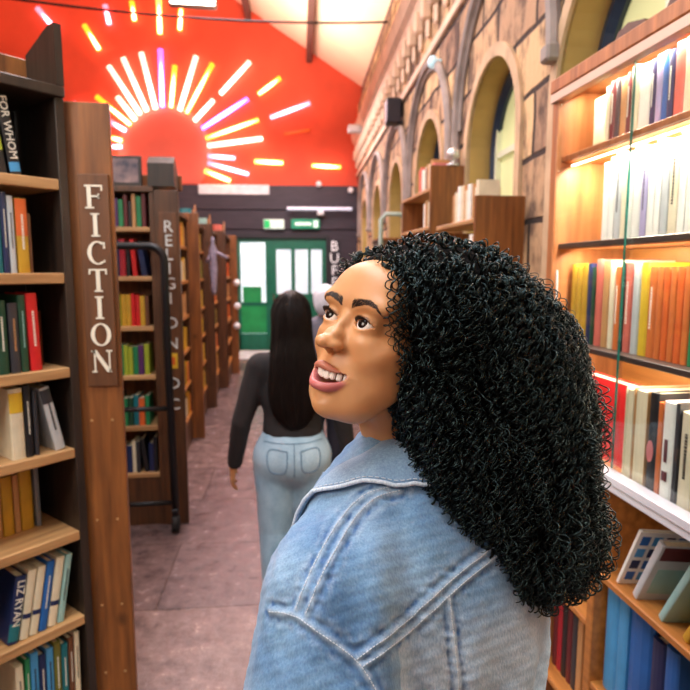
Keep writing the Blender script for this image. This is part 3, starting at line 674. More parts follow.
pals = [(['purple', 'maroon', 'black', 'olive', 'green', 'mustard', 'tan'], 'top shelf'), (['crimson', 'red', 'navy blue', 'black', 'navy blue', 'cream'], 'second shelf down'), (['orange', 'mustard', 'brown', 'red', 'tan', 'lime'], 'third shelf down'),
        (['purple', 'green', 'navy blue', 'lime', 'yellow', 'olive'], 'fourth shelf down'), (['green', 'dark green', 'teal', 'yellow', 'lime', 'orange', 'dark green'], 'fifth shelf down'), (['black', 'charcoal', 'navy blue', 'orange', 'cream', 'black'], 'lowest shelf')]
for k, (cs, nm) in enumerate(pals):
    z = ZB[5-k]
    fill(MBk, -.47, -.04, z+.0005, .25 if k else .22, cs, '%s, second bookcase with lettered post' % nm, 'books in the second bookcase on the left', y0=.02, d=.18, wr=(.022, .036), lean_p=.15, title_p=0, parts=False)

# ---- rolling book trolley frame with a caster in front of the second bookcase
T_ = empty('rolling_trolley', TR(-.585, 3.80, 0), 'black tubular trolley frame on a caster in front of the second bookcase', 'trolley')
b = MB(); ztop = aty(150, 246, 3.8)[2]
b.tube([(-.42, 0, ztop), (-.3, 0, ztop), (-.09, 0, ztop)]+[(-.09+.09*sin(a), 0, ztop-.09+.09*cos(a)) for a in np.linspace(.2, pi/2, 6)]+[(0, 0, 1.2), (.012, 0, .12)], .024, 10)
b.build('frame', M_BLACKMETAL, T_, smooth=True)
b = MB(); b.tube([(-.42, 0, ztop), (-.42, 0, .14)], .02, 8); b.build('rear_tube', M_BLACKMETAL, T_, smooth=True)
zc = aty(150, 409, 3.8)[2]; b = MB(); b.tube([(-.41, 0, zc), (-.01, 0, zc)], .016, 8); b.build('crossbar', M_BLACKMETAL, T_, smooth=True)
b = MB(); b.tube([(-.41, 0, .2), (.0, 0, .2)], .016, 8); b.build('crossbar', M_BLACKMETAL, T_, smooth=True)
for x in (.012, -.42):
    b = MB(); b.box(x-.02, x+.02, -.03, .03, .122, .16, bev=.005); c_ = b.build('caster_fork', M_BLACKMETAL, T_)
    b = MB(TR(x, 0, .061, ry=pi/2)); b.lathe([(.02, -.026), (.06, -.02), (.06, .02), (.02, .026)], 18); b.build('wheel', M_RUBBER, c_, smooth=True)

# ---- the run of bookcases along the left of the aisle, facing the aisle
posts = [(6.0, 201, 188.5), (7.35, 214.5, 205), (8.6, 226, 216), (9.8, 238, 228)]
PALS = [['yellow', 'mustard', 'tan', 'orange', 'cream'], ['yellow', 'olive', 'mustard', 'black', 'tan'], ['orange', 'rust orange', 'tan', 'dark green', 'mustard'], ['orange', 'rust orange', 'brown', 'tan']]
NM = ['first', 'second', 'third', 'fourth']
for i, (Y, ur, ul) in enumerate(posts):
    xr = aty(ur, 300, Y)[0]; xl = aty(ul, 300, Y)[0]; xb = xr-.11
    y0 = Y-1.15 if i else Y-1.55
    # local frame: x runs towards the viewer?  face looks to +x(world):  local -y -> world +x ;  local x -> world +y
    M = TR(xb, y0, 0, rz=pi/2)
    Zs = [.3, .62, .95, 1.27, 1.6, 1.92]
    t = bookcase('bookcase', '%s bookcase of the row running down the left of the aisle' % NM[i], M, 0, Y-y0-.02, .42, Zs, 2.17, (W_MID, W_MID, W_ORANGE), thick=.03, plinth=.3, group=None)
    b = MB(M.inverted()); b.box(xr-.155, xr, Y-.015, Y+.02, 0, 2.25, bev=.004); b.build('end_post', W_PANEL if i in (0, 3) else W_MID, t)
    for k, z in enumerate(Zs):
        if i < 3 or k > 1: fill(M, (Y-y0)-(.34 if i == 0 else .26), Y-y0-.06, z+.0005, .24, PALS[i], '%s, %s case of left row' % (['bottom shelf', 'second shelf up', 'third shelf up', 'fourth shelf up', 'fifth shelf up', 'top shelf'][k], NM[i]),
             'books in the row down the left of the aisle', y0=.01, d=.2, wr=(.035, .06), lean_p=0)
    # things on top
    q = empty('display_stand', TR(xr-.2, Y-.25, 2.206), 'small wooden display stand on top of the %s bookcase of the left row' % NM[i], 'stand')
    b = MB(TR(0, 0, 0, rz=pi/2)); b.prism([(0, 0), (.24, 0), (.24, .2), (.18, .26), (0, .05)], -.02, .0); b.build('side_board', W_PANEL, q)
    b = MB(); b.box(-.2, -.001, .21, .23, 0, .2, bev=.003); b.build('back_board', W_ORANGE, q)
    c = ['cream', 'teal', 'pale teal', 'salmon'][i]
    book(TR(xr-.36, Y-.2, 2.2065), .14, .03, .2, c, '%s book face-out on top of the %s bookcase of the left row' % (c, NM[i]), 'books on top of the left row', parts=False)
# pale hanging decoration beside second post
c = aty(211, 250, 6.75); dcx = c[0]
tag(MB(TR(dcx+.02, 6.75, c[2])).lathe([(.01, .14), (.024, .11), (.016, .08), (.045, 0), (.035, -.1), (.045, -.2), (.035, -.35), (.03, -.45), (.02, -.5)], 12).tube([(0, 0, 0), (.09, 0, -.05), (.16, 0, -.09)], .018, 6).tube([(0, 0, -.0), (-.05, 0, -.09), (-.07, 0, -.14)], .018, 6).build('figurine', mat('lilac_grey_plaster', (150, 140, 160), .7, var=.3, scale=20), smooth=True),
    'lilac grey figure-shaped ornament fixed to the left row bookcases', 'ornament')
for k, (u, v) in enumerate(((237, 283), (237.5, 306), (237, 326))):
    c = aty(u, v, 9.7); b = MB(TR(c[0], 9.7, c[2], rx=pi/2)); b.lathe([(.01, 0), (.05, .004), (.055, .02), (.03, .035)], 12)
    tag(b.build('round_badge', M_WHITE, smooth=True), 'small round white badge on the farthest left post, %s' % ('topmost', 'middle one', 'lowest')[k], 'badge', 'badges on the farthest post')

# ================================================================== RIGHT: glazed bookcase with open shelves below
MG = TR(1.0, 1.96, 0, rz=-pi/2)         # local x -> towards the viewer, local y -> into the case
GW = 1.75; GD = .30
G = empty('glazed_bookcase', MG, 'tall brightly lit bookcase with sliding glass doors along the right side', 'bookcase')
ZT = 2.335
b = MB(); b.box(-.02, .02, 0, GD, 0, ZT, bev=.003); b.build('side_panel', W_CASE, G)
b = MB(); b.box(GW-.02, GW, 0, GD, 0, ZT, bev=.003); b.build('side_panel', W_CASE, G)
b = MB(); b.box(-.02, GW, -.012, GD, ZT-.045, ZT, bev=.004); b.build('top_board', W_CASE, G)
b = MB(); b.box(.021, GW-.021, GD-.012, GD, .05, ZT-.046); b.build('back_panel', W_ORANGE, G)
SHF = mat('dark_shelf_edge', (62, 48, 44), .4, var=.1)
for z in (2.08, 1.79, 1.458):
    b = MB(); b.box(.021, GW-.021, .02, GD-.013, z-.018, z, bev=.002); s_ = b.build('shelf', SHF if z < 2 else W_CASE, G)
    b = MB(); b.box(.03, GW-.03, .03, GD-.02, z-.0205, z-.0185); b.build('shelf_underside', W_ORANGE, s_)
b = MB(); b.box(.021, GW-.021, .0, GD-.013, 1.06, 1.105, bev=.002); b.build('counter_board', W_ORANGE, G)
M_STRIP = mat('white_door_track', (225, 226, 232), .3, metal=.1, var=.04)
b = MB(); b.box(-.02, GW, -.03, .024, 1.075, 1.118, bev=.004); b.box(-.02, GW, -.034, -.026, 1.10, 1.124, bev=.002); b.build('door_track', M_STRIP, G)
b = MB(); b.box(-.02, GW, -.01, .022, ZT-.075, ZT-.046, bev=.002); b.build('door_track', mat('pinkish_top_track', (226, 190, 170), .3, var=.05), G)
# glass
mg = bpy.data.materials.new('clear_door_glass'); mg.use_nodes = True; N = mg.node_tree.nodes; Lk = mg.node_tree.links; N.clear()
out = N.new('ShaderNodeOutputMaterial'); mx = N.new('ShaderNodeMixShader'); tr = N.new('ShaderNodeBsdfTransparent'); gl = N.new('ShaderNodeBsdfGlossy'); fr = N.new('ShaderNodeLayerWeight'); pw = N.new('ShaderNodeMath'); pw.operation = 'POWER'; pw.inputs[1].default_value = 4; ml = N.new('ShaderNodeMath'); ml.operation = 'MULTIPLY_ADD'; ml.inputs[1].default_value = .5; ml.inputs[2].default_value = .05
gl.inputs['Roughness'].default_value = .02; tr.inputs['Color'].default_value = (.97, .99, .98, 1); fr.inputs['Blend'].default_value = .5
Lk.new(fr.outputs['Facing'], pw.inputs[0]); Lk.new(pw.outputs[0], ml.inputs[0]); Lk.new(ml.outputs[0], mx.inputs[0]); Lk.new(tr.outputs[0], mx.inputs[1]); Lk.new(gl.outputs[0], mx.inputs[2]); Lk.new(mx.outputs[0], out.inputs[0])
mge = mat('green_glass_edge', (30, 110, 100), .15, var=.1)
xe = .41
for (x0, x1, y, e) in ((.021, xe+.03, .009, 2), (xe, 1.05, .016, 0), (1.02, GW-.021, .009, 0)):
    b = MB(); b.box(x0, x1, y-.002, y+.002, 1.12, ZT-.076); d_ = b.build('glass_door', mg, G)
    b = MB(); ex_ = x1 if e else x0
    if e == 2: continue
    b.box(ex_, ex_+(.003 if e == 1 else .0006), y-.003, y+.003, 1.12, ZT-.076) if e else b.box(x0-.003, x0, y-.003, y+.003, 1.12, ZT-.076); b.build('glass_edge', mge, d_)
# LED strips (the case is lit from within)
mled = mat('led_strip', (255, 244, 225), .4, var=0, emit=(255, 240, 215), estr=12)
for z in (ZT-.05, 2.055):
    b = MB(); b.box(.05, GW-.05, .04, .047, z-.010, z-.006); b.build('led_strip', mled, G)
# lower open shelves
POSTX = [.36, 1.1]
for px_ in POSTX:
    b = MB(); b.box(px_-.018, px_+.018, 0.0, GD-.013, .0, 1.058, bev=.003); b.build('divider', W_ORANGE, G)
def zoneshelf(x0, x1, z):
    b = MB(); b.box(x0, x1, .002, GD-.013, z-.022, z, bev=.003); b.build('shelf', W_ORANGE, G)
ZL1, ZL2 = .60, .79
zoneshelf(.021, POSTX[0]-.019, .60); zoneshelf(POSTX[0]+.019, POSTX[1]-.019, ZL2); zoneshelf(POSTX[1]+.019, GW-.021, .7)
zoneshelf(.021, POSTX[0]-.019, .25); zoneshelf(POSTX[0]+.019, POSTX[1]-.019, .42); zoneshelf(POSTX[1]+.019, GW-.021, .35)
# ---- the books inside
GG = 'books in the glazed bookcase'
def bG(x, z, w, h, col, lab, y=.06, d=.2, **k): return book(MG @ Matrix.Translation((x, y, z+.001)), w, d, h, col, lab, GG, **k)
# top tier
x = .2
for k, (w, h, c) in enumerate(((.02, .19, 'cream'), (.026, .2, 'maroon'), (.02, .2, 'charcoal'), (.03, .195, 'tan'), (.016, .2, 'maroon'), (.03, .21, 'cream'), (.05, .2, 'white'), (.02, .2, 'navy blue'), (.022, .205, 'lilac'), (.02, .205, 'blue'), (.02, .2, 'navy blue'), (.034, .21, 'salmon'), (.03, .21, 'cream'), (.04, .2, 'white'), (.05, .2, 'mustard'), (.05, .21, 'cream'), (.04, .19, 'white'), (.03, .2, 'tan'))):
    bG(x, 2.08, w, h*.91, c, '%s book, %s from left, top shelf of the glazed case' % (c, ORD[k]), title='' if k % 3 == 1 else None); x += w+.003
b = MB(MG @ Matrix.Translation((.07, .1, 2.081))); b.box(0, .11, 0, .16, 0, .175, bev=.003)
tag(b.build('box_file', mat('pale_green_card', (214, 226, 190), .7)), 'pale green card box at the left end of the top shelf of the glazed case', 'box')
# second tier: white sets
x = .21
for k in range(16):
    w = (.034, .026, .03, .022, .028)[k % 5]; c = ('white', 'white', 'pale grey', 'cream', 'white', 'white', 'lilac')[k % 7]
    bG(x, 1.79, w, .235+.01*((k*7) % 3), c, '%s book, %s from left, second shelf of the glazed case' % (c, ORD[k]), title='' if k % 4 == 2 else None, round_=.1); x += w+.0025
# third tier
x = .045
seq = [(.03, .26, 'mustard', 0), (.03, .25, 'mustard', 0), (.032, .262, 'mustard', 0), (.022, .262, 'navy blue', 0), (.016, .25, 'dark green', 0), (.036, .275, 'salmon', 0), (.034, .27, 'tan', 0), (.024, .27, 'cream', 0), (.026, .25, 'rust orange', 0), (.014, .262, 'black', 0), (.034, .262, 'salmon', 0), (.03, .262, 'pale grey', 0), (.034, .262, 'yellow', 0),
       (.03, .25, 'rust orange', 0), (.022, .25, 'rust orange', 0), (.022, .25, 'orange', 0), (.022, .25, 'rust orange', 0), (.022, .25, 'orange', 0), (.022, .25, 'rust orange', 0), (.026, .275, 'green', 0), (.03, .26, 'cream', 0), (.03, .26, 'orange', 0), (.03, .25, 'maroon', 0)]
for k, (w, h, c, ln) in enumerate(seq):
    bG(x, 1.458, w, h, c, '%s book, %s from left, third shelf of the glazed case' % (c, ORD[k]), lean=ln, title='' if k in (8, 10, 13, 19) else None, round_=.2); x += w+.004
tg = MB(MG @ Matrix.Translation((.023, .02, 1.46))); tg.tube([(.0, 0, .24), (.004, 0, .15), (0, 0, .09)], .003, 6); tg.box(-.004, .01, -.006, .006, .06, .09, bev=.002)
tag(tg.build('key_tag', M_WHITE), 'white string with a small tag hanging at the left end of the third shelf', 'tag')
# bottom glazed tier: big volumes
def big(x, w, h, d, c, lab, y=.05, **k): return book(MG @ Matrix.Translation((x, y, 1.107)), w, d, h, c, lab, GG, **k)
bk = big(.10, .045, .255, .25, 'red', 'large bright red volume showing its front cover in the bottom glazed tier', y=.09); bk.matrix_world = MG @ TR(.10, .17, 1.1065) @ Matrix.Rotation(-pi/2, 4, 'Z')@Matrix.Translation((0, 0, 0))
bk.matrix_world = MG @ TR(.135, .112, 1.1065) @ Matrix.Rotation(-pi/2, 4, 'Z')
def pagesout(x, w, h, c, lab, ln=0, y=.03, d=.22):
    """a volume standing with its page edges towards the glass"""
    o = book(MG @ Matrix.Translation((x+w, y+d, 1.107)) @ Matrix.Rotation(pi, 4, 'Z'), w, d, h, c, lab, GG); return o
pagesout(.435, .035, .262, 'cream', 'cream volume with page edges outward beside the large red cover')
pagesout(.474, .058, .268, 'tan', 'thick old volume with yellowed page edges outward in the bottom glazed tier')
o = big(.537, .034, .27, .2, 'black', 'black volume with a pink roundel on its spine in the bottom glazed tier', y=.03)
q = MB(TR(.017, -.002, .11, rx=pi/2)); q.lathe([(.0135, -.001), (.0135, .001)], 16); q.v = [(x, y, .11+(z-.11)*2.2) for x, y, z in q.v]; q.build('spine_roundel', bcol('pink'), o)
big(.575, .016, .25, .2, 'rust orange', 'thin rust orange volume between the black one and the tall cream one', y=.03)
o = big(.595, .042, .258, .2, 'white', 'tall white volume with a small red figure on its spine in the bottom glazed tier', y=.028)
q = MB(); q.box(.016, .027, -.002, .0, .10, .16); q.box(.012, .031, -.002, .0, .05, .075); q.build('spine_mark', bcol('maroon'), o)
big(.64, .014, .262, .2, 'charcoal', 'thin charcoal volume right of the tall white one', y=.03)
x = .658
for k, (w, h, c) in enumerate(((.05, .245, 'cream'), (.04, .25, 'tan'), (.05, .26, 'cream'), (.04, .25, 'brown'))):
    big(x, w, h, .2, c, '%s volume, %s after the thin charcoal one in the bottom glazed tier' % (c, ORD[k]), y=.03, title=''); x += w+.003
# lower open shelf books
def leaner(x, w, d, h, c, ang, lb):
    return book(MG @ TR(x, .02, ZL2+.0015+w*sin(radians(ang))) @ Matrix.Rotation(radians(ang), 4, 'Y') @ Matrix.Rotation(radians(-8), 4, 'Z'), w, d, h, c, lb, 'books on the open shelves')
o = leaner(.455, .012, .19, .215, 'white', 24, 'white annual with rows of blue pictures leaning on the open shelf')
cm = [bcol('blue'), bcol('navy blue'), bcol('sky blue')]
for r_ in range(4):
    for c_ in range(5):
        q = MB(); q.box(.012, .0128, .012+c_*.034, .012+c_*.034+.024, .02+r_*.048, .02+r_*.048+.034); q.build('cover_picture', cm[(r_+c_*2) % 3], o)
o = leaner(.53, .024, .19, .22, 'pale grey', 25, 'pale grey annual with a dark red top leaning beside the white one')
q = MB(); q.box(.024, .0248, .01, .18, .165, .215); q.build('cover_panel', bcol('maroon'), o)
q = MB(); q.box(.024, .0248, .02, .15, .03, .13); q.build('cover_panel', bcol('pale teal'), o)
o = leaner(.64, .022, .22, .235, 'pale teal', 27, 'large pale green book leaning at the right edge of the open shelf')
leaner(.73, .022, .22, .215, 'mustard', 27, 'mustard book leaning behind the large pale green one')
x = POSTX[0]+.035
for k, (w, h, c) in enumerate(((.06, .33, 'sky blue'), (.045, .335, 'sky blue'), (.1, .34, 'blue'), (.05, .30, 'navy blue'), (.05, .31, 'blue'))):
    book(MG @ TR(x, .03, .4205), w, .22, h, c, '%s binder, %s from the wooden divider on the lower open shelf' % (c, ORD[k]), 'blue binders on the lower open shelf', title=None); x += w+.003
x = .05
for k, (w, c) in enumerate(((.02, 'mustard'), (.02, 'olive'), (.024, 'black'), (.02, 'pale grey'), (.026, 'charcoal'), (.024, 'black'))):
    book(MG @ TR(x+.05, .05, .601), w, .2, .24, c, '%s book leaning, %s from left, open compartment left of the divider' % (c, ORD[k]), 'books in the small open compartment', lean=.28, title=None); x += w*1.1
x = .05
for k, (w, c) in enumerate(((.03, 'maroon'), (.03, 'crimson'), (.03, 'black'), (.03, 'maroon'), (.03, 'charcoal'), (.03, 'tan'))):
    book(MG @ TR(x, .05, .251), w, .2, .27, c, '%s book, %s from left, lowest compartment left of the divider' % (c, ORD[k]), 'books in the small open compartment', title=None); x += w+.003
# scrolled wooden brackets on top of the case (seen against the stonework)
for k, (xx, lb) in enumerate(((.12, 'left'), (.36, 'right'))):
    q = MB(MG @ TR(xx, .12, ZT+.0005)); q.prism([(0, 0), (.24, 0), (.24, .02), (.2, .03), (.16, .09), (.08, .11), (.03, .1), (0, .06)], 0, .04)
    tag(q.build('book_rest', W_MID), '%s curved wooden rest on top of the glazed case' % lb, 'rest', 'curved rests on the glazed case')

# ---- freestanding end-on shelves along the stone wall
def wallcase(Y, xl, w, top, L, label, zs, pal, nm, step=False):
    M = TR(xl+.02, Y+L, 0, rz=-pi/2); D = w-.02
    t = empty('bookcase', M, label, 'bookcase')
    b = MB(); b.box(L-.028, L, -.02, D, 0, top, bev=.003) if not step else b.prism([(L-.028, 0), (L, 0), (L, top), (L-.028, top)], -.02, D)
    b.build('end_panel', W_PANEL, t)
    b = MB(); b.box(0, .028, 0, D, 0, top-.15, bev=.003); b.build('end_panel', W_PANEL, t)
    b = MB(); b.box(.029, L-.029, D-.012, D, .03, top-.35); b.build('back_panel', W_DARK, t)
    for z in zs: b = MB(); b.box(.029, L-.029, 0, D-.013, z-.025, z, bev=.003); b.build('shelf', W_SHELF, t)
    for k, z in enumerate(zs[:2]):
        fill(M, max(.04, L-(.3 if k else .5)), L-.04, z+.0005, .22, pal, '%s, %s' % (['top plank', 'second plank down', 'third plank down', 'fourth plank down'][k], nm), 'books in the cases by the stone wall', y0=.01, d=.15, wr=(.03, .05), lean_p=0)
    return t
p1 = aty(476, 195, 3.05); p1r = aty(529, 195, 3.05)
wallcase(3.05, p1[0], p1r[0]-p1[0], p1[2], .8, 'plain wooden bookcase end beside the stone wall, nearest the glazed case', [1.98, 1.7, 1.4], ['cream', 'white', 'tan'], 'nearest case by the stone wall')
p2 = aty(431, 165, 4.2); p2r = aty(465, 165, 4.2)
t2 = wallcase(4.2, p2[0], p2r[0]-p2[0], p2[2], .95, 'taller wooden bookcase end beside the stone wall, behind the nearest one', [2.3, 2.02, 1.72], ['tan', 'navy blue', 'salmon', 'cream', 'white', 'pink'], 'taller case by the stone wall')
l1 = MB(TR(p2[0]+.17, 4.22, p2[2]+.001)); l1.lathe([(.05, 0), (.05, .01), (.012, .02), (.012, .05), (.05, .06), (.04, .11), (.01, .13)], 14)
tag(l1.build('reading_lamp', mat('bright_metal_shade', (235, 235, 235), .25, metal=.6), smooth=True), 'small shiny metal lamp on top of the taller case by the stone wall', 'lamp')
q = aty(383, 238, 6.4)
t3 = empty('side_cabinet', TR(1.2+.068*6.4-.34, 6.4, 0, rz=-TH), 'small brown cabinet standing by the far stone wall', 'cabinet')
b = MB(); b.box(0, .3, 0, .6, .1, 2.02, bev=.005); b.build('body', W_MID, t3)
b = MB(); b.box(-.01, .31, -.01, .61, 2.021, 2.05, bev=.004); b.build('top_board', W_PANEL, t3)
b = MB(); b.box(.02, .28, -.015, -.001, .2, 1.95, bev=.004); d_ = b.build('door', W_MID, t3); b = MB(); b.lathe([(.012, 0), (.016, .02), (.008, .03)], 10, c=(.05, -.03, 1.1)); b.build('knob', M_CHROME, d_)
b = MB(); b.box(.01, .29, .01, .59, 0, .099); b.build('plinth', W_DARK, t3)
q0, q1 = aty(381, 214, 5.6), aty(403, 214, 5.6)
b = MB(TR(0, 5.6, 0)); w_ = q1[0]-q0[0]
b.tube([(q0[0], 0, 0), (q0[0], 0, q0[2]-.05), (q0[0]+.05, 0, q0[2]), (q1[0]-.02, 0, q0[2]), (q1[0]+.01, 0, q0[2]-.05), (q1[0]+.01, 0, 0)], .022, 8); b.tube([(q0[0], 0, 1.75), (q1[0]+.01, 0, 1.75)], .018, 8); b.tube([(q0[0], 0, .6), (q1[0]+.01, 0, .6)], .018, 8)
b.tube([(q0[0], .4, 0), (q0[0], .0, 1.75)], .018, 8); b.tube([(q1[0]+.01, .4, 0), (q1[0]+.01, .0, 1.75)], .018, 8)
tag(b.build('ladder', mat('pale_sage_paint', (160, 178, 168), .5), smooth=True), 'pale sage green step ladder standing by the far stone wall', 'ladder')
# ================================================================== IMPLICIT-SURFACE MODELLING FOR THE PEOPLE
def s_ell(P, c, r, R=None):
    q = P-np.asarray(c, float)
    if R is not None: q = q @ R
    r = np.asarray(r, float); k0 = np.linalg.norm(q/r, axis=1); k1 = np.linalg.norm(q/(r*r), axis=1)
    return k0*(k0-1)/np.maximum(k1, 1e-9)
def s_cap(P, a, b, ra, rb=None):
    a = np.asarray(a, float); b = np.asarray(b, float); rb = ra if rb is None else rb
    ba = b-a; t = np.clip(((P-a)@ba)/max(ba@ba, 1e-12), 0, 1)
    return np.linalg.norm(P-a-t[:, None]*ba, axis=1)-(ra+(rb-ra)*t)
def s_chain(P, pts, rs, k=0):
    d = None
    for i in range(len(pts)-1):
        e = s_cap(P, pts[i], pts[i+1], rs[i], rs[i+1]); d = e if d is None else (smin(d, e, k) if k else np.minimum(d, e))
    return d
def smin(a, b, k): h = np.maximum(k-np.abs(a-b), 0)/k; return np.minimum(a, b)-h*h*k*.25
def smax(a, b, k): return -smin(-a, -b, k)
def fnoise(P, f, seed=0):
    """cheap smooth 3-D noise from sines"""
    r = np.random.default_rng(seed); o = 0
    for i in range(6):
        w = r.normal(size=3)*f; o = o+np.sin(P@w+r.uniform(0, 6.28))
    return o/6
def surf(fn, lo, hi, h, coarse=4):
    lo = np.asarray(lo, float); hi = np.asarray(hi, float)
    n = (np.ceil((hi-lo)/(h*coarse)).astype(int)+1)
    H = h*coarse
    gx, gy, gz = [lo[i]+H*(np.arange(n[i])+.5) for i in range(3)]
    G = np.stack(np.meshgrid(gx, gy, gz, indexing='ij'), -1).reshape(-1, 3)
    C = fn(G).reshape(n)
    act = np.abs(C) < H*1.35+h
    N3 = n*coarse
    V = np.repeat(np.repeat(np.repeat(C, coarse, 0), coarse, 1), coarse, 2).astype(np.float64)
    A = np.repeat(np.repeat(np.repeat(act, coarse, 0), coarse, 1), coarse, 2)
    idx = np.argwhere(A); P = lo+h*(idx+.5)
    out = np.empty(len(P))
    for s in range(0, len(P), 400000): out[s:s+400000] = fn(P[s:s+400000])
    V[idx[:, 0], idx[:, 1], idx[:, 2]] = out
    S = V < 0
    cs = [(i, j, k) for i in (0, 1) for j in (0, 1) for k in (0, 1)]
    a, b_, c_ = N3
    sl = lambda o: (slice(o[0], a-1+o[0]), slice(o[1], b_-1+o[1]), slice(o[2], c_-1+o[2]))
    cnt = sum(S[sl(o)].astype(np.int8) for o in cs)
    cell = np.argwhere((cnt > 0) & (cnt < 8))
    ID = -np.ones((a-1, b_-1, c_-1), int); ID[cell[:, 0], cell[:, 1], cell[:, 2]] = np.arange(len(cell))
    val = {o: V[cell[:, 0]+o[0], cell[:, 1]+o[1], cell[:, 2]+o[2]] for o in cs}
    acc = np.zeros((len(cell), 3)); m = np.zeros(len(cell))
    for o in cs:
        for ax in range(3):
            if o[ax] == 0:
                p = list(o); p[ax] = 1; p = tuple(p); v0, v1 = val[o], val[p]
                x = (v0 < 0) != (v1 < 0); t = np.where(x, v0/np.where(x, v0-v1, 1), 0)
                q = np.tile(np.array(o, float), (len(cell), 1)); q[:, ax] = t
                acc[x] += q[x]; m += x
    vert = lo+h*(cell+.5+acc/np.maximum(m, 1)[:, None])
    F = []
    for ax in range(3):
        o = [0, 0, 0]; o[ax] = 1
        e0 = S[:a-o[0], :b_-o[1], :c_-o[2]]; e1 = S[o[0]:, o[1]:, o[2]:]
        e = np.argwhere(e0 != e1); sgn = e0[e[:, 0], e[:, 1], e[:, 2]]
        u, w = [(1, 2), (2, 0), (0, 1)][ax]
        ok = (e[:, u] > 0) & (e[:, w] > 0) & (e[:, u] < N3[u]-1) & (e[:, w] < N3[w]-1); e = e[ok]; sgn = sgn[ok]
        def g(du, dw): q = e.copy(); q[:, u] -= du; q[:, w] -= dw; return ID[q[:, 0], q[:, 1], q[:, 2]]
        quad = np.stack([g(1, 1), g(0, 1), g(0, 0), g(1, 0)], 1)
        quad[~sgn] = quad[~sgn][:, ::-1]; F.append(quad)
    F = np.concatenate(F)
    for _ in range(2):                                       # pull vertices onto the surface
        g = grad(fn, vert, h*.5); d = fn(vert); vert = vert-g*np.clip(d, -h, h)[:, None]
    return vert, F
def grad(fn, P, e=.002):
    g = np.stack([fn(P+np.eye(3)[i]*e)-fn(P-np.eye(3)[i]*e) for i in range(3)], 1)
    return g/np.maximum(np.linalg.norm(g, axis=1), 1e-9)[:, None]
def np_mesh(name, V, F, mats, parent=None, smooth=True, attrs=None, mi=None):
    me = bpy.data.meshes.new(name); F = np.asarray(F)
    me.vertices.add(len(V)); me.vertices.foreach_set('co', np.asarray(V, np.float32).ravel())
    k = F.shape[1]
    me.loops.add(F.size); me.loops.foreach_set('vertex_index', F.astype(np.int32).ravel())
    me.polygons.add(len(F)); me.polygons.foreach_set('loop_start', np.arange(0, F.size, k, dtype=np.int32)); me.polygons.foreach_set('loop_total', np.full(len(F), k, np.int32))
    for m in (mats if isinstance(mats, (list, tuple)) else [mats]): me.materials.append(m)
    if mi is not None: me.polygons.foreach_set('material_index', np.asarray(mi, np.int32))
    me.polygons.foreach_set('use_smooth', np.full(len(F), smooth))
    for a, v in (attrs or {}).items():
        at_ = me.attributes.new(a, 'FLOAT', 'POINT'); at_.data.foreach_set('value', np.asarray(v, np.float32))
    me.update(); me.validate()
    o = bpy.data.objects.new(name, me); COL.objects.link(o); o.parent = parent
    return o
def tubes(curves, rad, n=4):
    """curves: (m,k,3) array; rad: scalar or (m,k)"""
    m, k, _ = curves.shape
    t = np.gradient(curves, axis=1); t /= np.maximum(np.linalg.norm(t, axis=2, keepdims=True), 1e-9)
    ref = np.array([.31, .52, .79]); a = np.cross(t, ref); a /= np.maximum(np.linalg.norm(a, axis=2, keepdims=True), 1e-9); b = np.cross(t, a)
    R = np.broadcast_to(np.asarray(rad, float), (m, k))[..., None]
    ring = [curves+(a*cos(2*pi*j/n)+b*sin(2*pi*j/n))*R for j in range(n)]
    V = np.stack(ring, 2).reshape(-1, 3)
    base = (np.arange(m)[:, None]*k+np.arange(k-1)[None])*n
    F = []
    for j in range(n):
        j2 = (j+1) % n; F.append(np.stack([base+j, base+j2, base+n+j2, base+n+j], -1).reshape(-1, 4))
    return V, np.concatenate(F)
def project(fn, P, off=0, it=6, e=.002):
    P = np.array(P, float)
    for _ in range(it): P = P-grad(fn, P, e)*(fn(P)-off)[:, None]
    return P
def trace(fn, uv, off=0, t0=.3, t1=2.5):
    """first hit of the sight lines through photo points with a surface"""
    R = np.array([ray(u, v) for u, v in uv]); L_ = np.linalg.norm(R, axis=1); D = R/L_[:, None]; t = np.full(len(R), t0)
    for _ in range(90): t = t+np.clip(fn(CP+D*t[:, None])-off, -.02, .05)*.8
    return CP+D*t[:, None]

# ------------------------------------------------------------------ skin
def skin_mat(name, rgb, rgb2, lip):
    m = mat(name, rgb, .42, var=.1, scale=18, second=rgb2, spec=.45)
    nt = m.node_tree; N = nt.nodes; L = nt.links; b = N['Principled BSDF']
    b.inputs['Subsurface Weight'].default_value = .12; b.inputs['Subsurface Radius'].default_value = (.012, .005, .003); b.inputs['Subsurface Scale'].default_value = .6
    rp = [n for n in N if n.type == 'VALTORGB'][0]
    at_ = N.new('ShaderNodeAttribute'); at_.attribute_name = 'lip'
    mx = N.new('ShaderNodeMix'); mx.data_type = 'RGBA'
    L.new(at_.outputs['Fac'], mx.inputs['Factor']); L.new(rp.outputs['Color'], mx.inputs[6]); mx.inputs[7].default_value = lin(lip)
    L.new(mx.outputs[2], b.inputs['Base Color'])
    nz = N.new('ShaderNodeTexNoise'); nz.inputs['Scale'].default_value = 900; bp = N.new('ShaderNodeBump'); bp.inputs['Strength'].default_value = .06; bp.inputs['Distance'].default_value = .0005
    tc = [n for n in N if n.type == 'TEX_COORD'][0]; L.new(tc.outputs['Object'], nz.inputs['Vector']); L.new(nz.outputs['Fac'], bp.inputs['Height']); L.new(bp.outputs['Normal'], b.inputs['Normal'])
    return m
SK1 = skin_mat('warm_brown_skin', (214, 158, 110), (200, 140, 92), (186, 102, 100))

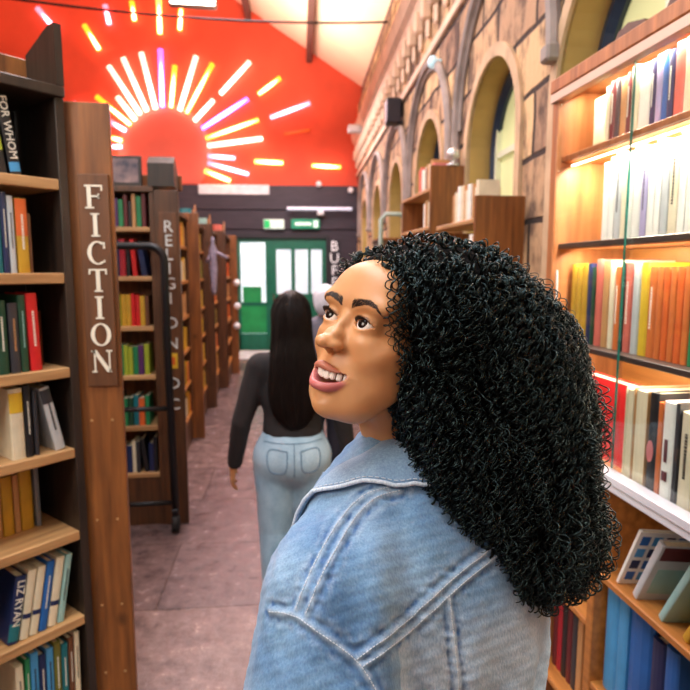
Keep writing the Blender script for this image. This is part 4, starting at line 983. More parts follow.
# ------------------------------------------------------------------ HEAD (cm: x her left, -y forward, z up)
HR = np.array([[0.56187472, 0.7778163, 0.28160006], [-0.81598531, 0.57705906, 0.03421722], [-0.13588515, -0.24900731, 0.95892157]])
HO = np.array([0.1678617, 0.79041203, 1.59969745])
def h2w(p): return np.asarray(p, float)/100 @ HR.T+HO
def w2h(P): return ((P-HO) @ HR)*100
EYE = [(3.1, -7.45, 1.62), (-3.1, -7.45, 1.62)]
def sp(pts, n=4):
    p = np.asarray(pts, float); t = np.linspace(0, len(p)-1, (len(p)-1)*n+1); out = []
    for x in t:
        i = min(int(x), len(p)-2); f = x-i; a, b, c, e = p[max(i-1, 0)], p[i], p[i+1], p[min(i+2, len(p)-1)]
        out.append(.5*((2*b)+(c-a)*f+(2*a-5*b+4*c-e)*f*f+(3*b-a-3*c+e)*f**3))
    return np.array(out)
UL = sp([(-3.5, -7.6, -5.2), (-2.4, -8.95, -5.2), (-1.2, -9.8, -4.75), (-.4, -10.15, -4.5), (.4, -10.15, -4.5), (1.2, -9.8, -4.75), (2.4, -8.95, -5.2), (3.5, -7.6, -5.2)])
ULr = sp([.2, .36, .48, .52, .52, .48, .36, .2])
LL = sp([(-3.45, -7.6, -5.3), (-2.5, -8.65, -6.25), (-1.2, -9.6, -7.0), (0, -9.95, -7.15), (1.2, -9.6, -7.0), (2.5, -8.65, -6.25), (3.45, -7.6, -5.3)])
LLr = sp([.2, .5, .7, .76, .7, .5, .2])
def sgnx(P):
    Q = P.copy(); Q[:, 0] = np.abs(Q[:, 0]); return Q
def head_sdf(P):
    Q = sgnx(P)
    d = s_ell(P, (0, 1.3, 3.9), (7.3, 9.2, 8.4))
    d = smin(d, s_ell(P, (0, -2.2, -1.6), (6.0, 6.7, 8.4)), 2.0)
    d = smin(d, s_ell(Q, (2.2, -5.0, -7.6), (3.0, 3.4, 3.2)), 2.2)          # jaw body
    d = smin(d, s_ell(P, (0, -7.25, -9.45), (2.1, 2.1, 1.75)), 2.0)           # chin
    d = smin(d, s_cap(Q, (5.5, 0.5, -3.4), (2.5, -5.1, -8.7), 1.3, 1.4), 2.2)       # mandible
    d = smin(d, s_ell(Q, (4.0, -5.9, -1.9), (2.3, 2.2, 2.1)), 1.8)          # smiling cheek
    d = smin(d, s_ell(Q, (5.2, -4.2, -.6), (1.9, 2.2, 1.4)), 1.4)           # cheekbone
    d = smin(d, s_ell(Q, (2.9, -7.45, 4.1), (2.9, 1.2, 1.0)), 1.4)          # brow
    d = smin(d, s_ell(P, (0, -5.6, 6.0), (5.6, 2.8, 3.6)), 2.6)             # forehead
    d = smin(d, s_ell(P, (0, -6.9, -5.6), (3.3, 2.5, 2.5)), 1.8)            # muzzle
    d = smax(d, -s_ell(Q, (3.1, -9.85, 1.7), (2.0, 1.75, 1.35)), 1.1)      # eye socket
    d = smin(d, s_ell(Q, (3.0, -7.35, -.35), (1.9, 1.25, 1.2)), 1.3); d = smin(d, s_ell(Q, (4.5, -3.3, -4.4), (1.9, 2.7, 2.9)), 1.6)
    # nose
    n = s_cap(P, (0, -8.3, 2.2), (0, -10.0, -.5), .5, .62)
    n = smin(n, s_ell(Q, (.55, -9.6, -.9), (.72, 1.2, 1.2)), .8)
    n = smin(n, s_ell(P, (0, -11.2, -1.6), (1.12, 1.0, .84)), .8)
    n = smin(n, s_ell(Q, (1.2, -10.15, -1.8), (.72, 1.05, .68)), .6)
    n = smin(n, s_cap(P, (0, -10.8, -1.95), (0, -9.7, -2.6), .26, .36), .4)
    d = smin(d, n, .9)
    d = smax(d, -s_cap(Q, (1.5, -11.0, -2.3), (1.0, -10.1, -2.15), .22, .26), .08)
    d = smax(d, -s_ell(Q, (1.0, -10.7, -2.5), (.52, .62, .50)), .1)       # nostrils
    d = smax(d, -s_cap(Q, (2.2, -9.5, -2.7), (4.1, -8.0, -4.9), .10, .08), .6)      # smile line
    d = smax(d, -s_cap(P, (0, -10.4, -3.2), (0, -10.5, -3.9), .15), .4)     # philtrum
    # eyelids: a shell over the eyeball
    lid = s_ell(Q, EYE[0], (1.6, 1.5, 1.42)); d = smin(d, lid, .7)
    x = Q[:, 0]-EYE[0][0]; z = P[:, 2]-EYE[0][2]
    zu = .68*(1-(np.abs(x+.1)/1.5)**2.2)+.10*x; zl = -.54*(1-(np.abs(x-.05)/1.5)**2.2)+.10*x
    cut = np.maximum(np.maximum(z-zu, zl-z), np.abs(x)-1.48); cut = np.maximum(cut, Q[:, 1]+7.5)
    cut = np.maximum(cut, 1.22-np.linalg.norm(Q-np.array(EYE[0]), axis=1)) if 0 else cut
    d = smax(d, -cut, .12)
    # crease above the upper lid
    cr = s_chain(Q, [(1.7, -8.3, 2.2), (2.5, -8.85, 2.8), (3.5, -8.7, 2.88), (4.5, -7.9, 2.4)], [.06, .1, .1, .06]); d = smax(d, -cr, .25)
    # mouth: cavity, then the lips around it
    cav = s_ell(P, (0, -8.3, -5.65), (2.35, 2.6, 1.0)); zz = P[:, 2]-(.055*P[:, 0]**2)
    cav = s_ell(np.stack([P[:, 0], P[:, 1], P[:, 2]-.075*P[:, 0]**2], 1), (0, -8.0, -5.85), (3.1, 4.0, .92))
    lips = np.minimum(s_chain(P, UL, ULr), s_chain(P, LL, LLr))
    d = smin(d, lips, .35)
    d = smax(d, -cav, .15)
    d = smax(d, -s_ell(P, (0, -10.4, -8.45), (1.7, .8, .40)), .9)
    # ear
    e = s_ell(Q, (6.9, 1.4, -.6), (.8, 1.5, 2.6)); e = smax(e, -s_ell(Q, (7.8, 1.2, -.2), (.6, .9, 1.7)), .3); d = smin(d, e, .5)
    return d
# body frame
BA = radians(50)
b_f = np.array([-sin(BA), cos(BA), 0]); b_l = np.array([-b_f[1], b_f[0], 0]); b_b = -b_f       # forward, her left, back
BN = np.array([.215, .845, 1.435])
def b2w(p): p = np.asarray(p, float); return BN+p[..., 0:1]*b_l+p[..., 1:2]*b_b+p[..., 2:3]*np.array([0, 0, 1.])
def w2b(P): q = P-BN; return np.stack([q@b_l, q@b_b, q[:, 2]], 1)
NK0 = h2w((0, 3.0, -5.5)); NK1 = b2w((0, .0, -.02)); NK2 = b2w((0, .0, -.10))
HANDS = {}
def arm_pts(s): return [(s*.16, .0, -.14), (s*.235, .03, -.36), (s*.215, -.07, -.58)]
def hand_sdf(P, W, D, U, sgn, sc=1.0):
    """W wrist, D finger direction, U palm normal ; five curled fingers"""
    D = D/np.linalg.norm(D); U = U-D*(U@D); U = U/np.linalg.norm(U); S = np.cross(D, U)*sgn
    q = lambda a, b, c: W+(D*a+S*b+U*c)*sc
    d = s_cap(P, q(-.02, 0, 0), q(.01, 0, 0), .023*sc, .022*sc)
    for b in (-.022, 0, .022): d = smin(d, s_cap(P, q(.02, b*.8, 0), q(.072, b*1.1, 0), .014*sc, .0125*sc), .012*sc)
    for b, l in ((-.031, .062), (-.0105, .078), (.0105, .084), (.031, .074)):
        b0 = .085 if abs(b) < .02 else .078
        p = [q(b0-.02, b, 0), q(b0+l*.35, b*1.08, .006), q(b0+l*.65, b*1.1, .018), q(b0+l*.85, b*1.1, .034)]
        d = smin(d, s_chain(P, p, [.0105*sc, .0092*sc, .0085*sc, .0072*sc]), .006*sc)
    p = [q(.01, .02, .004), q(.04, .048, .012), q(.068, .058, .02), q(.09, .056, .03)]
    return smin(d, s_chain(P, p, [.014*sc, .0125*sc, .0105*sc, .008*sc]), .008*sc)
def skin1(P):
    d = head_sdf(w2h(P))/100
    d = smin(d, s_cap(P, NK0, NK1, .054, .056), .02)
    d = smin(d, s_cap(P, NK1, NK2, .056, .075), .03)
    return d
def core1(P):
    Q = w2b(P)
    d = s_cap(Q, (-.10, 0, -.13), (.10, 0, -.13), .055)
    d = smin(d, s_ell(Q, (0, 0, -.25), (.15, .10, .26)), .05); d = smin(d, s_ell(Q, (0, 0, -.55), (.15, .11, .18)), .05)
    for s in (-1, 1):
        d = smin(d, s_chain(Q, arm_pts(s), [.05, .042, .03]), .03)
        d = smin(d, s_chain(Q, [(s*.09, 0, -.62), (s*.10, -.01, -1.0), (s*.10, .03, -1.38)], [.085, .06, .04]), .03)
        h = arm_pts(s)[2]; d = np.minimum(d, hand_sdf(Q, np.array(h)+np.array([0, -.01, -.02]), np.array([0, -.35, -1.]), np.array([-s, 0, 0.]), s))
    return d
def body1(P): return smin(skin1(P), core1(P), .03)
WOMAN = empty('person', Matrix.Translation(tuple(b2w(np.array([0, 0, -1.43])))), 'woman with long black curly hair in a faded denim jacket looking back, mouth open', 'person')
WI = np.array(WOMAN.matrix_world.translation)
def wobj(name, V, F, m, parent=WOMAN, **k):
    # parts are stored relative to the woman's base
    return np_mesh(name, V-WI, F, m, parent, **k)
Vh, Fh = surf(lambda P: skin1(P), h2w((0, 0, 0))-np.array([.16, .16, .30]), h2w((0, 0, 0))+np.array([.16, .16, .17]), .0016) if 0 else (None, None)
# one continuous body: fine head block and coarse rest are meshed together by a graded warp of the grid -> single mesh at two resolutions joined below the collar
def clipz(fn, z0, above): return lambda P: np.maximum(fn(P), (z0-P[:, 2]) if above else (P[:, 2]-z0))
zc = 1.425
lo = np.array([.0, .62, zc-.012]); hi = np.array([.36, .98, 1.76])
V1, F1 = surf(clipz(body1, zc, True), lo, hi, .0017)
V2, F2 = surf(clipz(body1, zc+.004, False), np.array([-.25, .4, -.02]), np.array([.65, 1.3, zc+.03]), .008)
H1 = w2h(V1)
lipd = np.minimum(s_chain(H1, UL, ULr), s_chain(H1, LL, LLr))
lm = np.clip(1-(lipd-.02)/.12, 0, 1)*(H1[:, 1] < -7.9)
nz_ = (H1[:, 1] > -8.2)*0
lm = lm*np.where(s_chain(H1, UL, ULr) < s_chain(H1, LL, LLr), .62, 1.0)
lm = np.maximum(lm, 1.0*((s_ell(H1, (0, -8.3, -5.7), (2.2, 2.0, .95)) < .1) & (H1[:, 1] > -9.2) & (H1[:, 1] < -4) & (np.abs(H1[:, 0]) < 2.4)))
wobj('body', np.concatenate([V1, V2]), np.concatenate([F1, F2+len(V1)]), SK1, attrs={'lip': np.concatenate([lm, np.zeros(len(V2))])})

# eyes: white, iris and pupil as rings of one ball, turned to the gaze
M_SCL = mat('eye_white', (240, 236, 232), .25, var=.03, spec=.3); M_IRIS = mat('dark_brown_iris', (26, 17, 14), .12, var=.3, scale=300, spec=.4); M_PUP = mat('pupil', (4, 4, 5), .08, spec=.5)
gaze = np.array([.06, -1.0, .30]); gaze /= np.linalg.norm(gaze)
for i, c in enumerate(EYE):
    ax = gaze; u = np.cross(ax, (0, 0, 1)); u /= np.linalg.norm(u); w_ = np.cross(u, ax)
    degs = [0, 6, 14, 16, 22, 32, 34, 39, 50, 70, 90, 120, 150, 180]; n = 32; V = []; F = []; mi = []
    for a in degs:
        a = radians(a); rr = 1.36
        for j in range(n): t = 2*pi*j/n; V.append(np.array(c)+rr*(ax*cos(a)+(u*cos(t)+w_*sin(t))*sin(a)))
    for k in range(len(degs)-1):
        for j in range(n): F.append((k*n+j, (k+1)*n+j, (k+1)*n+(j+1) % n, k*n+(j+1) % n)); mi.append(2 if degs[k] < 14 else 1 if degs[k] < 32 else 0)
    wobj('eye', h2w(np.array(V)), F, [M_SCL, M_IRIS, M_PUP], mi=mi)
# teeth: upper row along the arch
M_TEETH = mat('tooth_enamel', (252, 250, 246), .18, var=.01, coat=.4)
V = []; F = []
for k, (x, w, h) in enumerate(((.46, .445, 1.15), (1.24, .36, 1.02), (1.93, .36, 1.05), (2.5, .30, .95), (2.9, .25, .85))):
    for s in (-1, 1):
        xx = s*x; y = -9.55+.235*xx*xx; z = -5.35+.02*xx*xx; ang = s*math.atan(.47*x)
        tb = MB(Matrix.Translation((xx, y, z)) @ Matrix.Rotation(ang, 4, 'Z')); tb.box(-w, w, -.16, .25, -h*.68, .35, bev=.2); o = len(V); V += tb.v; F += [f for f in [tuple(i+o for i in q) for q in tb.f]]
tm_ = MB(); tm_.v = [tuple(p) for p in (h2w(np.array(V))-WI)]; tm_.f = F; tm_.mi = [0]*len(F); tm_.build('teeth', M_TEETH, WOMAN, smooth=False)
tv = np.array([(x, y, z) for x, y, z in V])
tg_ = MB(); vv, ff = surf(lambda P: s_ell(P, (0, -6.6, -6.9), (1.7, 2.0, .5)), (-2.2, -9, -7.8), (2.2, -4, -6), .2, coarse=2); wobj('tongue', h2w(vv), ff, mat('tongue_pink', (150, 60, 60), .35, var=.1))
# eyebrows and lashes
M_BROW = mat('dark_brow_hair', (50, 32, 24), .5, var=.1)
def hsurf(Q): return project(head_sdf, Q, .0, 8, .05)
cv = []
for s in (-1, 1):
    path = np.array([(.85, -9.4, 3.7), (2.1, -9.2, 4.15), (3.5, -8.8, 4.45), (4.6, -8.1, 4.2), (5.8, -7.1, 2.9)])
    for _ in range(700):
        t = rng.uniform(0, .86); x = t*(len(path)-1); i = min(int(x), 3); p = path[i]*(1-(x-i))+path[i+1]*(x-i)
        p = p+np.array([0, 0, rng.uniform(-1, 1)*(.46*(1-t*.7))]); dr_ = path[i+1]-path[i]; dr_ /= np.linalg.norm(dr_)
        dirv = dr_*.75+np.array([0, 0, .75*(1-t)**1.2+.0])*(1 if rng.random() < .9 else .3); L_ = rng.uniform(.3, .5)
        q = np.array([p+dirv*L_*f for f in (0, .5, 1.)]); q[:, 0] *= s; cv.append(q)
def face_hit(Q):
    Q = Q.copy(); Q[:, 1] = -13.
    for _ in range(60): Q[:, 1] += np.clip(head_sdf(Q), -.3, .6)*.7
    return Q
cv = np.array(cv); q = face_hit(cv.reshape(-1, 3)).reshape(cv.shape); q += grad(head_sdf, q.reshape(-1, 3), .05).reshape(q.shape)*np.array([.0, .035, .05])[None, :, None]
Vb, Fb = tubes(q, np.array([.032, .028, .008])[None]); hlf = len(Vb)//2; 
for part in (0, 1):
    n_ = len(q)//2; Vb, Fb = tubes(q[part*n_:(part+1)*n_], np.array([.02, .017, .006])[None]); wobj('eyebrow', h2w(Vb), Fb, M_BROW)
for s in (-1, 1):
    cv = []
    for k in range(60):
        x = -1.35+2.5*k/59; zu = .68*(1-(abs(x+.1)/1.5)**2.2)+.10*x
        p = np.array([EYE[0][0]+x, 0, EYE[0][2]+zu+.03]); r2 = 1.56**2-x*x-zu*zu; p[1] = EYE[0][1]-math.sqrt(max(r2, .05))
        out = np.array([x*.35, -1.0, .75]); out /= np.linalg.norm(out); L_ = .62*(.6+.4*(x+1.4)/2.8)
        pts = [p, p+out*L_*.5+np.array([0, 0, .05]), p+out*L_*.8+np.array([0, 0, .28])+np.array([x*.1, 0, 0])]
        cv.append(pts)
    cv = np.array(cv); cv[:, :, 0] *= s; Vb, Fb = tubes(cv, np.array([.036, .024, .008])[None], 3); wobj('eyelashes', h2w(Vb), Fb, M_BROW)
# ------------------------------------------------------------------ DENIM
def denim(name, a, b_, c_, scale=9):
    m = bpy.data.materials.new(name); m.use_nodes = True
    nt = m.node_tree; N = nt.nodes; L = nt.links; b = N['Principled BSDF']
    b.inputs['Roughness'].default_value = .85; b.inputs['Sheen Weight'].default_value = .15
    tc = N.new('ShaderNodeTexCoord')
    n1 = N.new('ShaderNodeTexNoise'); n1.inputs['Scale'].default_value = scale; n1.inputs['Detail'].default_value = 5; n1.inputs['Roughness'].default_value = .6
    mp = N.new('ShaderNodeMapping'); mp.inputs['Scale'].default_value = (1, 1, .5); L.new(tc.outputs['Object'], mp.inputs['Vector']); L.new(mp.outputs['Vector'], n1.inputs['Vector'])
    rp = N.new('ShaderNodeValToRGB'); rp.color_ramp.elements[0].position = .34; rp.color_ramp.elements[1].position = .66
    rp.color_ramp.elements[0].color = lin(a); rp.color_ramp.elements[1].color = lin(b_)
    L.new(n1.outputs['Fac'], rp.inputs['Fac'])
    at_ = N.new('ShaderNodeAttribute'); at_.attribute_name = 'fade'
    mx = N.new('ShaderNodeMix'); mx.data_type = 'RGBA'; L.new(at_.outputs['Fac'], mx.inputs['Factor']); L.new(rp.outputs['Color'], mx.inputs[6]); mx.inputs[7].default_value = lin(c_)
    ad = N.new('ShaderNodeAttribute'); ad.attribute_name = 'dark'
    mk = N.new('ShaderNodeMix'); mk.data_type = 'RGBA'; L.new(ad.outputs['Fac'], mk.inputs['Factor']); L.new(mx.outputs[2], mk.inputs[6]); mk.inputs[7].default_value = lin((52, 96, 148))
    n2 = N.new('ShaderNodeTexNoise'); n2.inputs['Scale'].default_value = 420; n2.inputs['Detail'].default_value = 3
    m2 = N.new('ShaderNodeMapping'); m2.inputs['Scale'].default_value = (1, 1, .45); L.new(tc.outputs['Object'], m2.inputs['Vector']); L.new(m2.outputs['Vector'], n2.inputs['Vector'])
    r2 = N.new('ShaderNodeValToRGB'); r2.color_ramp.elements[0].position = .3; r2.color_ramp.elements[1].position = .7
    r2.color_ramp.elements[0].color = (.62, .68, .78, 1); r2.color_ramp.elements[1].color = (1.2, 1.15, 1.1, 1); L.new(n2.outputs['Fac'], r2.inputs['Fac'])
    mm = N.new('ShaderNodeMix'); mm.data_type = 'RGBA'; mm.blend_type = 'MULTIPLY'; mm.inputs['Factor'].default_value = .8
    L.new(mk.outputs[2], mm.inputs[6]); L.new(r2.outputs['Color'], mm.inputs[7]); L.new(mm.outputs[2], b.inputs['Base Color'])
    bp = N.new('ShaderNodeBump'); bp.inputs['Strength'].default_value = .5; bp.inputs['Distance'].default_value = .0012; L.new(n2.outputs['Fac'], bp.inputs['Height']); L.new(bp.outputs['Normal'], b.inputs['Normal'])
    return m
M_DENIM = denim('faded_denim', (62, 106, 154), (122, 160, 192), (184, 202, 218))
M_DENIM2 = denim('denim_seam', (120, 160, 202), (168, 194, 222), (206, 220, 234), 60)
M_STITCH = mat('pale_stitching', (206, 216, 226), .7, var=.1)
M_STITCHD = mat('dark_seam_shadow_thread', (52, 88, 132), .8, var=.1)
def jac_torso(Q):
    A = Q.copy(); A[:, 0] = np.abs(A[:, 0])
    d = s_cap(A, (.0, 0, -.10), (.185, .0, -.130), .072)
    d = smin(d, s_cap(A, (0, .012, -.04), (.11, .0, -.088), .068, .062), .04)
    d = smin(d, s_ell(Q, (0, .0, -.26), (.225, .155, .30)), .07)
    d = smin(d, s_ell(Q, (0, .055, -.25), (.20, .15, .24)), .07)
    d = smin(d, s_ell(Q, (0, .01, -.50), (.235, .185, .28)), .08)
    return d
def jac(P):
    Q = w2b(P); A = Q.copy(); A[:, 0] = np.abs(A[:, 0])
    d = jac_torso(Q)
    arm = s_chain(A, [(.195, .0, -.15), (.285, .03, -.37), (.24, -.06, -.58)], [.094, .112, .07])
    d = smin(d, arm, .035)
    # cloth folds
    f = .007*fnoise(Q*np.array([1, 1, .3]), 30, 3)+.0045*fnoise(Q*np.array([1, 1, .6]), 66, 5)+.0016*fnoise(Q, 150, 6)
    # pulls running from the armhole down the sleeve and across the back
    f = f+.006*np.sin(Q[:, 0]*52+Q[:, 2]*24+2*np.sin(Q[:, 2]*18))*np.clip((-Q[:, 2]-.16)/.12, 0, 1)
    d = d+f
    return smax(d, -.66-Q[:, 2], .01)
SE = {}
def seam(name, uv, width=None):
    P = project(jac, trace(jac, sp(uv, 6)), 0.0, 4); SE[name] = P; return P
seam('shoulder', [(400, 491), (376, 498), (354, 520), (337, 548), (320, 582), (307, 614)])
seam('shoulder2', [(388, 488), (364, 496), (342, 518), (325, 546), (309, 579), (297, 609)])
seam('yoke', [(356, 659), (392, 632), (425, 603), (455, 576), (482, 555), (500, 541)])
seam('yoke2', [(362, 667), (398, 640), (431, 611), (461, 584), (488, 562), (505, 549)])
seam('armhole', [(270, 611), (296, 616), (322, 634), (355, 660), (372, 684), (384, 712)])
seam('back', [(448, 594), (452, 630), (456, 665), (459, 700)])
allS = np.concatenate(list(SE.values()))
def mirror(P): q = w2b(P); q[:, 0] *= -1; return project(jac, b2w(q), 0, 6)
SEM = {k: mirror(v) for k, v in SE.items()}
allS2 = np.concatenate([allS]+list(SEM.values()))
def resamp(P, n):
    d = np.r_[0, np.cumsum(np.linalg.norm(np.diff(P, axis=0), axis=1))]; t = np.linspace(0, d[-1], n)
    return np.stack([np.interp(t, d, P[:, i]) for i in range(3)], 1), d[-1]
dens = np.concatenate([resamp(v, 90)[0] for v in list(SE.values())+list(SEM.values())])
def seam_dist(P):
    out = np.full(len(P), 9.)
    for s in range(0, len(P), 20000):
        q = P[s:s+20000]; out[s:s+20000] = np.sqrt(((q[:, None]-dens[None])**2).sum(2).min(1))
    return out
E1 = b2w(np.array([0, 0, -.33]))
Vj, Fj = surf(jac, E1-np.array([.40, .40, .36]), E1+np.array([.40, .40, .42]), .0028)
sd = seam_dist(Vj); nn = fnoise(Vj, 300, 4); n3 = fnoise(Vj, 22, 8)
fade = np.clip((.62+.6*nn)*np.exp(-(sd/.0038)**2)+.4*np.exp(-((sd-.012)/.006)**2)*(.5+nn)+.28*(n3+.1), 0, 1)
gj = grad(jac, Vj, .002); pk = fnoise(Vj, 290, 9)
Vj = Vj+gj*(.0022*np.exp(-(sd/.0042)**2)-.0020*np.exp(-((sd-.0075)/.003)**2)+.0024*pk*np.exp(-((sd-.008)/.007)**2))[:, None]
Qb = w2b(Vj); fade = np.clip(fade+.55*np.clip((-Qb[:, 2]-.13)/.06, 0, 1)*np.clip((Qb[:, 1]-.02)/.06, 0, 1)*(np.abs(Qb[:, 0]) < .22), 0, 1)
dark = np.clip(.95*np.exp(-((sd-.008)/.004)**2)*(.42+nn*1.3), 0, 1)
JK = wobj('denim_jacket', Vj, Fj, M_DENIM, attrs={'fade': fade, 'dark': dark})
JK['label'] = 'faded light blue denim jacket'
JI = WI
def jobj(name, V, F, m, **k): o = np_mesh(name, np.asarray(V)-WI, F, m, JK, **k); return o
for S_ in (SE, SEM):
    st = []
    for k, P in S_.items():
        Q, L_ = resamp(P, max(3, int(resamp(P, 2)[1]/.004)*1)); Q, _ = resamp(P, int(sum(np.linalg.norm(np.diff(P, axis=0), axis=1))/.0042)+2)
        Q = project(jac, Q, .0026, 3)
        for i in range(len(Q)-1):
            a, b = Q[i], Q[i+1]; st.append(np.array([a*.85+b*.15, (a+b)/2, a*.2+b*.8]))
    V_, F_ = tubes(np.array(st), .00055, 5); jobj('stitching', V_, F_, M_STITCH)
# collar : folded leaf round the neck
def leaf(nphi=64, nt=14):
    ph = np.radians(np.linspace(-152, 152, nphi)); t = np.linspace(0, 1, nt)
    dg = np.degrees(np.abs(ph)); I = lambda *v: np.interp(dg, (0, 60, 90, 115, 135, 152), v)
    rt = I(.068, .072, .076, .095, .122, .128); zt = I(.052, .044, .030, -.002, -.034, -.045)
    rb = I(.122, .145, .162, .182, .192, .165)
    bot = np.stack([np.sin(ph)*rb, np.cos(ph)*rb, np.full(nphi, .08)], 1)
    for _ in range(60):
        d = jac(b2w(bot)); bot[:, 2] -= np.clip(d-.009, -.01, .01)*.8
    top = np.stack([np.sin(ph)*rt, np.cos(ph)*rt, zt], 1)
    G_ = top[:, None]*(1-t)[None, :, None]+bot[:, None]*t[None, :, None]
    bul = np.sin(t*pi)[None, :]*.010
    dirs = np.stack([np.sin(ph), np.cos(ph), np.full(nphi, .9)], 1); dirs /= np.linalg.norm(dirs, axis=1)[:, None]
    G_ = G_+dirs[:, None]*bul[..., None]
    # rounded points at the front
    # inner side of the fold: goes down inside towards the neck
    inn = G_[:, ::-1]*1.0; inn = inn-dirs[:, None]*.006
    band = np.stack([np.stack([np.sin(ph)*(rt-.008), np.cos(ph)*(rt-.008), zt-.045*k], 1) for k in (.1, .6, 1.2)], 1)
    full = np.concatenate([inn, G_[:, :1]+np.array([0, 0, .003]), G_, ], 1)
    n1, n2 = full.shape[:2]; V = b2w(full.reshape(-1, 3)); F = []
    for i in range(n1-1):
        for j in range(n2): F.append((i*n2+j, i*n2+(j+1) % n2, (i+1)*n2+(j+1) % n2, (i+1)*n2+j))
    caps = [tuple(range(n2)), tuple(range((n1-1)*n2, n1*n2))[::-1]]
    # inner stand
    o = len(V); V2 = b2w(band.reshape(-1, 3)); V = np.concatenate([V, V2])
    for i in range(n1-1):
        for j in range(2): F.append((o+i*3+j, o+i*3+j+1, o+(i+1)*3+j+1, o+(i+1)*3+j))
    return V, np.array(F), G_, ph
Vc, Fc, Gc, phc = leaf()
nz_ = fnoise(Vc, 26, 2)
jobj('collar', Vc+.0012*np.stack([nz_]*3, 1), Fc, M_DENIM, attrs={'fade': np.clip(.25+.3*nz_, 0, 1), 'dark': np.zeros(len(Vc))})
st = []
for row in (-2,):
    P = b2w(Gc[:, row]); Q, L_ = resamp(P, 150); dirs = Q-b2w(np.array([[0, 0, -.03]])); dirs /= np.linalg.norm(dirs, axis=1)[:, None]; Q = Q+dirs*.0022
    for i in range(len(Q)-1): a, b = Q[i], Q[i+1]; st.append(np.array([a*.85+b*.15, (a+b)/2, a*.2+b*.8]))
V_, F_ = tubes(np.array(st), .0006, 5); jobj('stitching', V_, F_, M_STITCH)
P = b2w(Gc[:, -1]); V_, F_ = tubes(P[None], .0028, 8); jobj('collar_edge', V_, F_, M_DENIM2, attrs={'fade': np.full(len(V_), .9), 'dark': np.zeros(len(V_))})
# hem and cuffs
th = np.linspace(0, 2*pi, 60, endpoint=False)
hem = np.stack([np.cos(th)*.26, np.sin(th)*.22, np.full(60, -.645)], 1); hem = project(jac_torso, hem, .004, 8); hem[:, 2] = -.645
hb = MB(); hv = []; hf = []
for k, (o_, z) in enumerate(((.0, -.665), (.006, -.66), (.006, -.625), (0, -.62))):
    q = hem.copy(); q[:, :2] *= (1+o_/.2); q[:, 2] = z; hv.append(b2w(q))
hv = np.concatenate(hv)
for k in range(3):
    for i in range(60): hf.append((k*60+i, k*60+(i+1) % 60, (k+1)*60+(i+1) % 60, (k+1)*60+i))
jobj('waistband', hv, hf, M_DENIM2, attrs={'fade': np.full(len(hv), .4), 'dark': np.zeros(len(hv))})
for s in (-1, 1):
    a = b2w(np.array([s*.24, -.05, -.55])); c = b2w(np.array([s*.232, -.08, -.62])); V_, F_ = tubes(np.array([[a, (a+c)/2, c]]), np.array([[.067, .062, .056]]), 28)
    jobj('cuff', V_, F_, M_DENIM2, attrs={'fade': np.full(len(V_), .3), 'dark': np.zeros(len(V_))})
# trousers and shoes (below the frame)
def trous(P):
    Q = w2b(P); A = Q.copy(); A[:, 0] = np.abs(A[:, 0])
    d = s_ell(Q, (0, 0, -.66), (.18, .13, .13)); d = smin(d, s_chain(A, [(.09, .0, -.68), (.10, -.01, -1.0), (.105, .03, -1.34)], [.105, .075, .062]), .04)
    return smax(d, -1.37-Q[:, 2], .01)
V_, F_ = surf(trous, b2w(np.array([0, 0, -.98]))-np.array([.3, .3, .42]), b2w(np.array([0, 0, -.98]))+np.array([.3, .3, .46]), .009)
wobj('trousers', V_, F_, mat('black_trousers', (30, 30, 36), .8))
for s in (-1, 1):
    f = lambda P: smax(smin(s_ell(w2b(P), (s*.105, -.05, -1.395), (.048, .13, .036)), s_ell(w2b(P), (s*.105, .03, -1.36), (.042, .06, .06)), .03), -1.434-w2b(P)[:, 2], .004)
    V_, F_ = surf(f, b2w(np.array([s*.105, -.04, -1.37]))-.17, b2w(np.array([s*.105, -.04, -1.37]))+.17, .006)
    wobj('shoe', V_, F_, mat('white_trainer', (220, 220, 222), .5))
# small hoop earring
ep = h2w(np.array([(7.2+.55*cos(t)*0, .7+.75*cos(t), -4.2+.75*sin(t)) for t in np.linspace(0, 2*pi, 24)])); V_, F_ = tubes(ep[None], .0008, 6); wobj('earring', V_, F_, mat('silver', (220, 215, 205), .2, metal=1))

# ------------------------------------------------------------------ CURLY HAIR
HB = [((455, 318, .83), .104), ((492, 372, .865), .122), ((508, 440, .865), .114), ((522, 506, .855), .090), ((512, 540, .84), .074), ((452, 445, .80), .060), ((556, 532, .86), .052), ((470, 500, .80), .052), ((425, 395, .77), .036)]
HBW = [(at(*c), r) for c, r in HB]
n_c = np.array([0, -.905, -.427])
def hairenv(P):
    H = w2h(P)
    cap = s_ell(H, (0, 2.0, 4.7), (9.3, 10.4, 9.7)); cut = (H-np.array([0, -6.6, 8.3]))@n_c
    cap = smax(cap, cut, 1.2)/100
    d = cap
    for c, r in HBW: d = smin(d, np.linalg.norm(P-c, axis=1)-r, .045)
    face = s_ell(H, (0, -4.2, -1.2), (6.0, 5.6, 8.6))/100
    d = smax(d, -(face), .01)
    return d+.006*fnoise(P, 42, 21)+.003*fnoise(P, 110, 22)
M_CORE = mat('hair_depth', (14, 11, 11), .9, spec=.1)
M_HAIR = mat('black_curly_hair', (13, 10, 10), .34, var=.3, scale=30, spec=.5)
M_HAIR.node_tree.nodes['Principled BSDF'].inputs['Specular Tint'].default_value = (.55, .95, 1.0, 1)
C0 = at(500, 420, .86)
V_, F_ = surf(lambda P: hairenv(P)+.009+.004*fnoise(P, 260, 23), C0-np.array([.34, .28, .36]), C0+np.array([.26, .30, .34]), .0045)
HAIR = wobj('hair', V_, F_, M_CORE)
